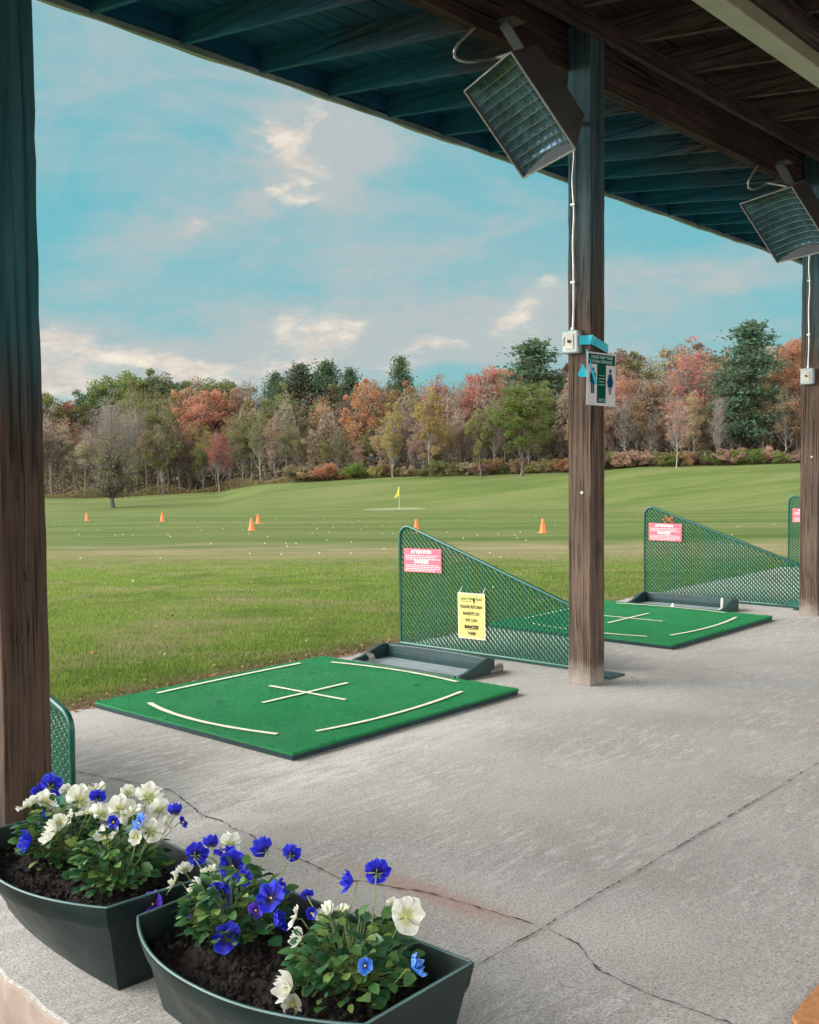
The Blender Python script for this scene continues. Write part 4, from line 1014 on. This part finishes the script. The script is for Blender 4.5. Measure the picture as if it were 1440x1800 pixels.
plant([(90, 1382, 'blue', 22, 1.66, back, 0), (68, 1395, 'blue', 15, 1.64, (0., 1, .2), 1), (52, 1418, 'cream', 26, 1.58, (-.2, .6, .8), 2), (78, 1410, 'cream', 20, 1.60, back, 1), (140, 1408, 'cream', 29, 1.64, back, 0), (167, 1388, 'cream', 20, 1.68, up, 3),
       (172, 1405, 'blue', 17, 1.62, away, 2), (97, 1467, 'cream', 21, 1.53, left_, 4), (55, 1478, 'blue', 19, 1.50, (-.9, .2, .1), 4), (105, 1445, 'cream', 15, 1.55, toC, 2), (125, 1440, 'cream', 16, 1.60, left_, 1), (150, 1430, 'cream', 15, 1.62, up, 3), (118, 1392, 'cream', 15, 1.67, away, 0), (82, 1440, 'blue', 11, 1.56, left_, 4)], None, 1.60, 2.80, .105, .125, .155, 380,
      'left pansy clump in the lower left planter, mostly white blooms')
plant([(178, 1432, 'cream', 21, 1.62, back, 2), (213, 1425, 'cream', 28, 1.64, back, 0), (262, 1402, 'cream', 27, 1.68, back, 3), (280, 1425, 'cream', 20, 1.68, away, 1), (246, 1448, 'sky', 18, 1.60, (-.6, .2, .5), 1), (265, 1462, 'cream', 23, 1.62, back, 0),
       (308, 1430, 'blue', 14, 1.70, away, 4), (320, 1446, 'blue', 11, 1.71, right_, 1), (186, 1470, 'cream', 22, 1.57, (-.3, -.2, .8), 2), (232, 1428, 'cream', 18, 1.62, up, 1), (292, 1450, 'cream', 14, 1.66, right_, 2), (240, 1470, 'cream', 13, 1.58, toC, 5), (225, 1395, 'cream', 16, 1.68, away, 2), (200, 1445, 'blue', 11, 1.58, toC, 1)], None, 1.60, 2.50, .115, .125, .16, 430,
      'right pansy clump in the lower left planter, white with light blue')
plant([(345, 1503, 'blue', 23, 1.70, back, 0), (372, 1487, 'blue', 15, 1.72, away, 4), (404, 1484, 'cream', 22, 1.72, back, 3), (410, 1522, 'blue', 27, 1.66, toC, 0), (395, 1500, 'blue', 18, 1.68, up, 1), (308, 1550, 'cream', 22, 1.62, (-.5, .7, .2), 3), (352, 1562, 'cream', 17, 1.62, left_, 4),
       (385, 1577, 'sky', 6, 1.60, toC, 1), (386, 1576, 'blue', 26, 1.605, toC, 3), (270, 1590, 'violet', 21, 1.56, (-.7, -.2, .6), 1), (272, 1620, 'blue', 14, 1.54, left_, 4), (300, 1606, 'cream', 18, 1.57, (-.7, .3, .5), 2), (334, 1600, 'violet', 13, 1.58, toC, 2),
       (400, 1650, 'blue', 27, 1.54, (-.6, -.3, .65), 0), (478, 1580, 'blue', 28, 1.63, (-.6, -.1, .7), 1), (484, 1625, 'blue', 19, 1.60, right_, 4), (466, 1497, 'blue', 20, 1.72, (.2, .9, .2), 4), (512, 1504, 'blue', 19, 1.74, back, 2), (430, 1545, 'blue', 16, 1.64, (-.3, -.5, .8), 3), (450, 1600, 'violet', 13, 1.60, toC, 1), (325, 1530, 'cream', 15, 1.66, away, 2), (368, 1530, 'cream', 14, 1.64, up, 3), (495, 1560, 'blue', 14, 1.66, right_, 1), (285, 1640, 'cream', 12, 1.54, left_, 2)], None, 1.62, 2.02, .12, .125, .155, 420,
      'left pansy plant in the nearest planter, mostly deep blue blooms')
plant([(520, 1615, 'cream', 20, 1.60, (-.6, .6, .3), 1), (530, 1650, 'cream', 17, 1.58, left_, 4), (548, 1605, 'blue', 10, 1.62, toC, 4), (578, 1611, 'cream', 20, 1.64, (-.5, .3, .6), 4), (620, 1550, 'blue', 19, 1.70, (-.8, .55, .1), 4), (663, 1534, 'blue', 25, 1.72, back, 0),
       (713, 1612, 'cream', 33, 1.68, (-.4, -.8, .5), 2), (642, 1697, 'sky', 14, 1.56, toC, 4), (725, 1703, 'sky', 20, 1.62, right_, 4), (512, 1735, 'cream', 26, 1.48, (-.8, .3, .2), 4), (515, 1768, 'cream', 20, 1.48, (-.6, -.4, .4), 5), (600, 1600, 'cream', 14, 1.64, up, 2), (540, 1575, 'blue', 12, 1.68, away, 1), (690, 1590, 'cream', 13, 1.72, back, 3)], None, 1.63, 1.62, .125, .135, .14, 440,
      'right pansy plant in the nearest planter, with a large white bloom')

# ---------------------------------------------------------------- trees
def quads(cen, size, n_bias=None, flat=.0):
    n = len(cen); a = nr.normal(0, 1, (n, 3)); a[:, 2] *= (1-flat); a /= np.linalg.norm(a, axis=1)[:, None]
    b = nr.normal(0, 1, (n, 3)); b -= a*(a*b).sum(1)[:, None]; b /= np.linalg.norm(b, axis=1)[:, None]
    s = size*nr.uniform(.6, 1.35, n)[:, None]; a = a*s; b = b*s*.75
    return np.stack([cen-a, cen-b, cen+a, cen+b], 1).reshape(-1, 3)
def crown_pts(nc, per, cz, rx, rz, cr, shell=.55, zmin=.12):
    out = []; cs = []
    for _ in range(nc):
        v = nr.normal(0, 1, 3); v /= np.linalg.norm(v); r = nr.random()**shell
        c = np.array([v[0]*rx*r, v[1]*rx*r, cz+v[2]*rz*r]); 
        if c[2] < zmin: c[2] = zmin+.1*nr.random()
        cs.append(c); k = int(per*nr.uniform(.6, 1.4)); q_ = nr.normal(0, 1, (k, 3)); q_ /= np.linalg.norm(q_, axis=1)[:, None]
        rad = cr*nr.uniform(.6, 1.4)*nr.random(k)**.4; p = c+q_*rad[:, None]*np.array([1, 1, .75]); out.append(p)
    return np.concatenate(out), cs
def limb_mesh(cs, hgt, lean, r0, kids=0, sides=5):
    mb = MB(); K = 9; tr = [(lean*(k/K)**1.5+.008*math.sin(k*1.9), .008*math.cos(k*1.5), -.03+k/K*(hgt+.03)) for k in range(K+1)]
    mb.tube(tr, [r0*(1.5 if k == 0 else 1)*(1-.82*k/K) for k in range(K+1)], 7)
    for c in cs:
        z0 = max(.10, min(hgt*.92, c[2]-rng.uniform(.10, .22))); k = z0/hgt; s = np.array([lean*k**1.5, 0, z0]); e = np.array(c); r = r0*(1-.8*k)*.5
        m_ = s*.5+e*.5+np.array([rng.uniform(-.02, .02), rng.uniform(-.02, .02), -.015])
        mb.tube([s, m_, e], [r, r*.6, r*.15], 4)
        for _ in range(kids):
            d = nr.normal(0, 1, 3)*np.array([.05, .05, .035])+np.array([0, 0, .05]); st = m_+(e-m_)*rng.random()
            mb.tube([st, st+d*.6, st+d+np.array([0, 0, .012])], [r*.32, r*.2, .0006], 3)
            st2 = st+d*.55; d2 = nr.normal(0, 1, 3)*.03+np.array([0, 0, .02]); mb.tube([st2, st2+d2], [r*.2, .0005], 3)
    return mb
HOLD = []
def proto(kind, seed):
    global nr
    rng.seed(seed)
    if kind == 'broad': P, cs = crown_pts(75, 170, .58, .25, .36, .062, .45, .2); h, r0, kd, ls = .85, .014, 1, .0080
    elif kind == 'oval': P, cs = crown_pts(54, 130, .56, .19, .38, .055, .45, .15); h, r0, kd, ls = .9, .012, 1, .0080
    elif kind == 'thin': P, cs = crown_pts(64, 58, .58, .19, .38, .065, .6, .15); h, r0, kd, ls = .93, .009, 7, .0075
    elif kind == 'bare': P, cs = crown_pts(60, 26, .60, .20, .37, .08, .6, .22); h, r0, kd, ls = .95, .009, 10, .0068
    elif kind == 'tall': P, cs = crown_pts(40, 90, .72, .16, .26, .06, .6, .38); h, r0, kd, ls = .95, .0075, 4, .0078
    elif kind == 'lone': P, cs = crown_pts(110, 30, .40, .30, .33, .07, .5, .12); h, r0, kd, ls = .95, .018, 8, .0070
    elif kind == 'bush': P, cs = crown_pts(36, 130, .45, .55, .45, .16, .5, .12); h, r0, kd, ls = .6, .02, 2, .026
    elif kind == 'pine':
        out = []; cs = []
        for z in np.arange(.18, 1., .033):
            rr = (1-z)**.6*.25+.02
            for k in range(7):
                a = nr.uniform(0, 6.28); L_ = rr*nr.uniform(.45, 1.15); e = np.array([L_*math.cos(a), L_*math.sin(a), z+L_*.15]); cs.append(e)
                m = int(95*L_/.2)+10; u = nr.random(m)[:, None]**.7; p = np.array([0, 0, z])+(e-np.array([0, 0, z]))*u+nr.normal(0, 1, (m, 3))*np.array([.014, .014, .010])*(1+u); out.append(p)
        P = np.concatenate(out); cs = cs[::2]; h, r0, kd, ls = 1.0, .013, 0, .0095
    V = quads(P, ls); t = bpy.data.objects.new('tree', None); me_owner = []
    crown = np_obj('crown', V, np.arange(len(V)).reshape(-1, 4), M['leaf'])
    lb = limb_mesh(cs, h, rng.uniform(-.04, .04), r0, kd); trunk = lb.build('trunk', M['bark'], None, fix=False)
    for o in (crown, trunk): COL.objects.unlink(o)
    return crown, trunk
PR = {k: [proto(k, 100+i*7+j) for j in range(n)] for i, (k, n) in enumerate((('broad', 3), ('oval', 3), ('thin', 4), ('bare', 3), ('tall', 3), ('lone', 1), ('pine', 2), ('bush', 2)))}
NAMES = {'broad': 'broadleaf_tree', 'oval': 'broadleaf_tree', 'thin': 'broadleaf_tree', 'bare': 'bare_tree', 'tall': 'slender_tree', 'lone': 'lone_tree', 'pine': 'pine_tree', 'bush': 'shrub'}
COLS = {'dark green': (.070, .100, .052), 'olive green': (.135, .150, .055), 'pine green': (.060, .105, .062), 'green': (.10, .145, .035), 'golden olive': (.26, .215, .075), 'tan': (.30, .225, .150), 'grey brown': (.20, .165, .135), 'brown': (.17, .120, .088),
        'orange': (.32, .180, .105), 'red orange': (.32, .150, .105), 'dusty red': (.25, .085, .06), 'rusty brown': (.26, .155, .095), 'purple brown': (.18, .125, .125)}
LABS = {}
def lm(x):
    for a, s in ((115, 'beside the dark left post'), (150, 'left of the lone tree'), (240, 'just beyond the lone tree'), (300, 'behind the second cone from the left'), (350, 'left of the small red tree'), (410, 'behind the small red tree'), (460, 'over the close pair of cones'), (510, 'behind the grassy mound'),
                 (570, 'right of the grassy mound'), (625, 'midway between mound and yellow flag'), (675, 'just left of the yellow flag'), (730, 'behind the yellow flag'), (785, 'just right of the yellow flag'), (840, 'above the slope of the nearer divider'), (900, 'left of the round green tree'), (955, 'behind the cone nearest the middle post'),
                 (1000, 'just left of the middle post'), (1070, 'behind the middle post'), (1115, 'just right of the green notice'), (1165, 'above the second divider'), (1215, 'right of the second divider notice'), (1265, 'left of the big pine on the right'), (1325, 'beneath the big pine on the right'), (1385, 'right of the big pine'), (9999, 'at the right post')):
        if x < a: return s
SZ = {'back': 'back row', 'mid': 'middle row', 'front': 'front row'}
NT_ = [0]
def place_tree(x, f, topy, kind, col, bark=(.17, .15, .135), wide=1., row='front', label=None, name=None):
    X, Y = at_depth(x, f); z = float(hz(X, Y)); H = max(1., (horizon(x)-topy)/FPX*f+1.35-z)
    pr = rng.choice(PR[kind]); H /= (1.0 if kind == 'pine' else .97)
    t = empty(name or NAMES[kind], (X, Y, z-.05)); t.rotation_euler.z = rng.uniform(0, 6.28); W_ = H*wide; t.scale = (W_, W_, H)
    c = COLS[col]; jit = [v*rng.uniform(.86, 1.14) for v in c]
    for o, cc in ((pr[0], jit), (pr[1], bark)):
        k = o.copy(); COL.objects.link(k); k.parent = t; k.color = (*cc, 1)
    if not label:
        kw = {'broad': 'leafy tree', 'oval': 'oval tree', 'thin': 'thinly leaved tree', 'bare': 'almost bare tree', 'tall': 'slender tree', 'pine': 'pointed pine', 'bush': 'low bush'}[kind]
        label = f'{col} {kw} {lm(x)}'+(f', {SZ[row]}' if kind != 'bush' else '')
    t['label'] = label; t['category'] = 'tree' if kind != 'bush' else 'bush'; t['group'] = 'trees of the wood behind the range' if kind != 'bush' else 'bushes at the foot of the wood'
    LABS.setdefault(label, []).append(t); return t
SKX = [60, 80, 110, 130, 150, 165, 190, 230, 260, 300, 350, 400, 430, 470, 520, 570, 620, 680, 740, 800, 850, 900, 985, 1070, 1100, 1140, 1170, 1210, 1240, 1270, 1330, 1380, 1400, 1500]
SKY = [672, 680, 690, 705, 690, 668, 652, 650, 650, 662, 656, 660, 654, 668, 662, 668, 675, 668, 668, 656, 648, 640, 645, 610, 612, 620, 608, 590, 606, 618, 600, 600, 582, 570]
sk = lambda x: float(np.interp(x, SKX, SKY))-5; Tf = lambda x: float(np.interp(x, TX, TF))
grey = (.23, .21, .19); dk = (.10, .085, .075); pale = (.31, .29, .26)
def choose(x, row):
    r = rng.random
    if row == 'back':
        if x < 165: return rng.choice([('broad', 'dusty red'), ('broad', 'olive green'), ('thin', 'brown')])
        if x < 430: return rng.choice([('broad', 'dark green'), ('broad', 'dark green'), ('broad', 'olive green')])
        if x < 640: return rng.choice([('pine', 'pine green'), ('thin', 'grey brown'), ('thin', 'rusty brown'), ('broad', 'olive green')])
        if x < 900: return rng.choice([('thin', 'red orange'), ('thin', 'rusty brown'), ('broad', 'rusty brown'), ('bare', 'grey brown'), ('broad', 'orange')])
        if x < 1000: return rng.choice([('thin', 'rusty brown'), ('broad', 'brown'), ('thin', 'orange')])
        if x < 1250: return rng.choice([('broad', 'olive green'), ('thin', 'tan'), ('broad', 'red orange'), ('broad', 'brown')])
        return rng.choice([('broad', 'dark green'), ('thin', 'orange'), ('broad', 'red orange')])
    if row == 'mid':
        if x < 220: return rng.choice([('thin', 'tan'), ('bare', 'purple brown'), ('thin', 'grey brown'), ('thin', 'rusty brown')])
        if x < 310: return rng.choice([('oval', 'golden olive'), ('thin', 'tan'), ('thin', 'olive green')])
        if x < 430: return rng.choice([('broad', 'orange'), ('thin', 'rusty brown'), ('thin', 'grey brown')])
        if x < 560: return rng.choice([('oval', 'olive green'), ('thin', 'olive green'), ('thin', 'grey brown')])
        if x < 660: return rng.choice([('thin', 'orange'), ('thin', 'rusty brown'), ('bare', 'purple brown')])
        if x < 830: return rng.choice([('thin', 'golden olive'), ('oval', 'olive green'), ('thin', 'grey brown'), ('thin', 'rusty brown')])
        if x < 1000: return rng.choice([('thin', 'grey brown'), ('bare', 'purple brown'), ('oval', 'olive green'), ('thin', 'brown')])
        if x < 1250: return rng.choice([('thin', 'rusty brown'), ('thin', 'tan'), ('bare', 'grey brown'), ('thin', 'orange')])
        return rng.choice([('thin', 'tan'), ('oval', 'olive green'), ('thin', 'orange')])
    if x < 170: return rng.choice([('tall', 'grey brown'), ('tall', 'tan'), ('bare', 'purple brown')])
    if x < 240: return ('bare', 'grey brown')
    if x < 420: return rng.choice([('tall', 'tan'), ('thin', 'golden olive'), ('oval', 'olive green'), ('oval', 'golden olive'), ('thin', 'tan'), ('thin', 'grey brown')])
    if x < 650: return rng.choice([('thin', 'olive green'), ('oval', 'olive green'), ('thin', 'purple brown'), ('thin', 'tan'), ('oval', 'golden olive')])
    if x < 850: return rng.choice([('thin', 'golden olive'), ('oval', 'golden olive'), ('thin', 'tan'), ('thin', 'grey brown'), ('oval', 'tan')])
    if x < 1000: return rng.choice([('thin', 'olive green'), ('oval', 'olive green'), ('thin', 'tan'), ('thin', 'brown')])
    return rng.choice([('thin', 'grey brown'), ('thin', 'rusty brown'), ('thin', 'tan'), ('oval', 'tan'), ('oval', 'rusty brown'), ('thin', 'golden olive')])
rng.seed(2024)
x = 50
while x < 1460:
    k, c = choose(x, 'back'); place_tree(x, Tf(x)+rng.uniform(24, 36), sk(x)+rng.uniform(-5, 14), k, c, dk, rng.uniform(.85, 1.25) if k != 'pine' else 1., 'back'); x += rng.uniform(22, 34)
x = 40
while x < 1460:
    k, c = choose(x, 'mid'); place_tree(x, Tf(x)+rng.uniform(10, 20), sk(x)+rng.uniform(14, 50), k, c, rng.choice([grey, dk, (.2, .18, .16)]), rng.uniform(.9, 1.2), 'mid'); x += rng.uniform(20, 31)
x = 45
while x < 1460:
    k, c = choose(x, 'front'); place_tree(x, Tf(x)+rng.uniform(1.5, 8), sk(x)+rng.uniform(50, 110), k, c, rng.choice([grey, pale, (.2, .18, .16)]), rng.uniform(.8, 1.15), 'front'); x += rng.uniform(15, 25)
# trees one can pick out
for a in ((530, 640, 30, 1.4), (575, 636, 32, 1.4), (617, 648, 30, .9), (706, 628, 30, .9), (487, 655, 26, 1.), (938, 598, 26, 1.7)):
    place_tree(a[0], Tf(a[0])+a[2], a[1], 'pine', 'pine green', dk, a[3], 'back')
place_tree(1318, 112, 566, 'pine', 'pine green', dk, 1.5, 'front', 'tall wide dark pine standing above the wood near the right post')
place_tree(1300, 111, 640, 'broad', 'dark green', dk, 1., 'front', 'dark green leafy tree filling in under the big pine on the right')
place_tree(918, 114, 664, 'broad', 'green', dk, 1.10, 'front', 'full round green tree at the wood edge left of the middle post')
place_tree(845, 117, 705, 'oval', 'olive green', dk, 1., 'front', 'olive oval tree just left of the full round green tree')
place_tree(755, 122, 676, 'oval', 'golden olive', grey, .95, 'front', 'tall golden olive tree right of the yellow flag, at the wood edge')
place_tree(690, 124, 700, 'oval', 'golden olive', grey, .75, 'front', 'narrow golden olive tree left of the yellow flag, at the wood edge')
place_tree(360, 158, 678, 'broad', 'orange', grey, 1.2, 'mid', 'broad bright orange tree left of the grassy mound')
place_tree(410, 160, 680, 'broad', 'orange', grey, 1.0, 'mid', 'bright orange tree right of the broad orange one near the mound')
place_tree(384, 145, 752, 'thin', 'dusty red', grey, 1.0, 'front', 'small dusty red tree at the wood edge left of the mound')
place_tree(285, 150, 695, 'oval', 'olive green', grey, 1., 'front', 'small olive green tree with pale trunk above the second cone')
place_tree(1212, 118, 596, 'thin', 'red orange', grey, 1.1, 'mid', 'red orange crown above the wood right of the second divider notice')
place_tree(1085, 118, 655, 'broad', 'orange', dk, .8, 'mid', 'small bright orange tree right beside the green notice')
place_tree(1400, 116, 585, 'broad', 'red orange', dk, .8, 'mid', 'red orange tree half hidden by the right post')
place_tree(640, 138, 664, 'broad', 'orange', dk, .9, 'mid', 'orange tree rising above the wood left of the yellow flag')
place_tree(660, 142, 660, 'thin', 'red orange', dk, .9, 'mid', 'thin red orange tree above the wood left of the yellow flag')
place_tree(850, 134, 640, 'broad', 'red orange', dk, .8, 'mid', 'red orange crown above the wood left of the round green tree')
place_tree(770, 138, 652, 'thin', 'red orange', dk, .9, 'mid', 'thin red orange crown right above the tall golden olive tree')
place_tree(195, 122, 712, 'lone', 'olive green', dk, 1.15, 'front', 'lone spreading tree with dark trunk standing out on the grass', 'lone_tree')
place_tree(190, 148, 700, 'bare', 'grey brown', grey, .9, 'front', 'almost bare grey tree rising directly behind the lone tree')
place_tree(286, 118, 838, 'tall', 'grey brown', dk, .35, 'front', 'tiny bare sapling on the grass below the left trees', 'sapling')
place_tree(1190, 106, 688, 'thin', 'tan', pale, .8, 'front', 'thinly leaved tan tree on the right between the posts')
place_tree(1262, 107, 690, 'bare', 'grey brown', grey, .7, 'front', 'thin pale bare tree left of the big pine')
# bushes along the wood's foot, right part
x = 520
while x < 1450:
    hgt = rng.uniform(14, 34) if x < 1040 else rng.uniform(18, 34); f = Tf(x)-rng.uniform(.5, 3); row_ = float(np.interp(x, ROWX, ROWY))
    place_tree(x, f, row_-hgt, 'bush', rng.choice(['olive green', 'rusty brown', 'golden olive', 'green', 'brown', 'tan']), dk, rng.uniform(.9, 1.5), 'front'); x += rng.uniform(15, 26)
for l, ts in LABS.items():
    if len(ts) > 1:
        ts.sort(key=lambda o: -o.scale[2]); n_ = len(ts)
        w3 = {2: ['taller', 'shorter'], 3: ['tallest', 'middling', 'shortest']}.get(n_)
        if w3:
            for o, q_ in zip(ts, w3): o['label'] = f'{q_} {l}'
# dim understorey: countless stems and brush filling the wood
n = 150000; px = nr.uniform(20, 1480, n); f = np.interp(px, TX, TF)+nr.uniform(6, 26, n); hgt_ = 11.*nr.random(n)**1.3+.1
r = (px-720)/FPX*f; X = f*F0[0]+r*R0[0]; Y = f*F0[1]+r*R0[1]; Z = hz(X, Y)+hgt_*(.75+.25*np.sin(px*.09)+.15*np.sin(px*.031))
k = np_obj('underbrush', quads(np.stack([X, Y, Z], -1), .17), np.arange(4*n).reshape(-1, 4), M['leaf']); k.color = (.19, .155, .115, 1)
tag(k, 'dim brown brush between the trunks of the wood', 'underbrush', kind='stuff')
n = 26000; px = nr.uniform(20, 1480, n); f = np.interp(px, TX, TF)+nr.uniform(-1.2, 3., n); r = (px-720)/FPX*f; X = f*F0[0]+r*R0[0]; Y = f*F0[1]+r*R0[1]; Z = hz(X, Y)+nr.random(n)**1.5*(.9+.5*np.sin(px*.05))
k = np_obj('tall_grass', quads(np.stack([X, Y, Z], -1), .12), np.arange(4*n).reshape(-1, 4), M['leaf']); k.color = (.15, .125, .06, 1)
tag(k, 'tall dry grass along the foot of the wood', 'tall grass', kind='stuff')
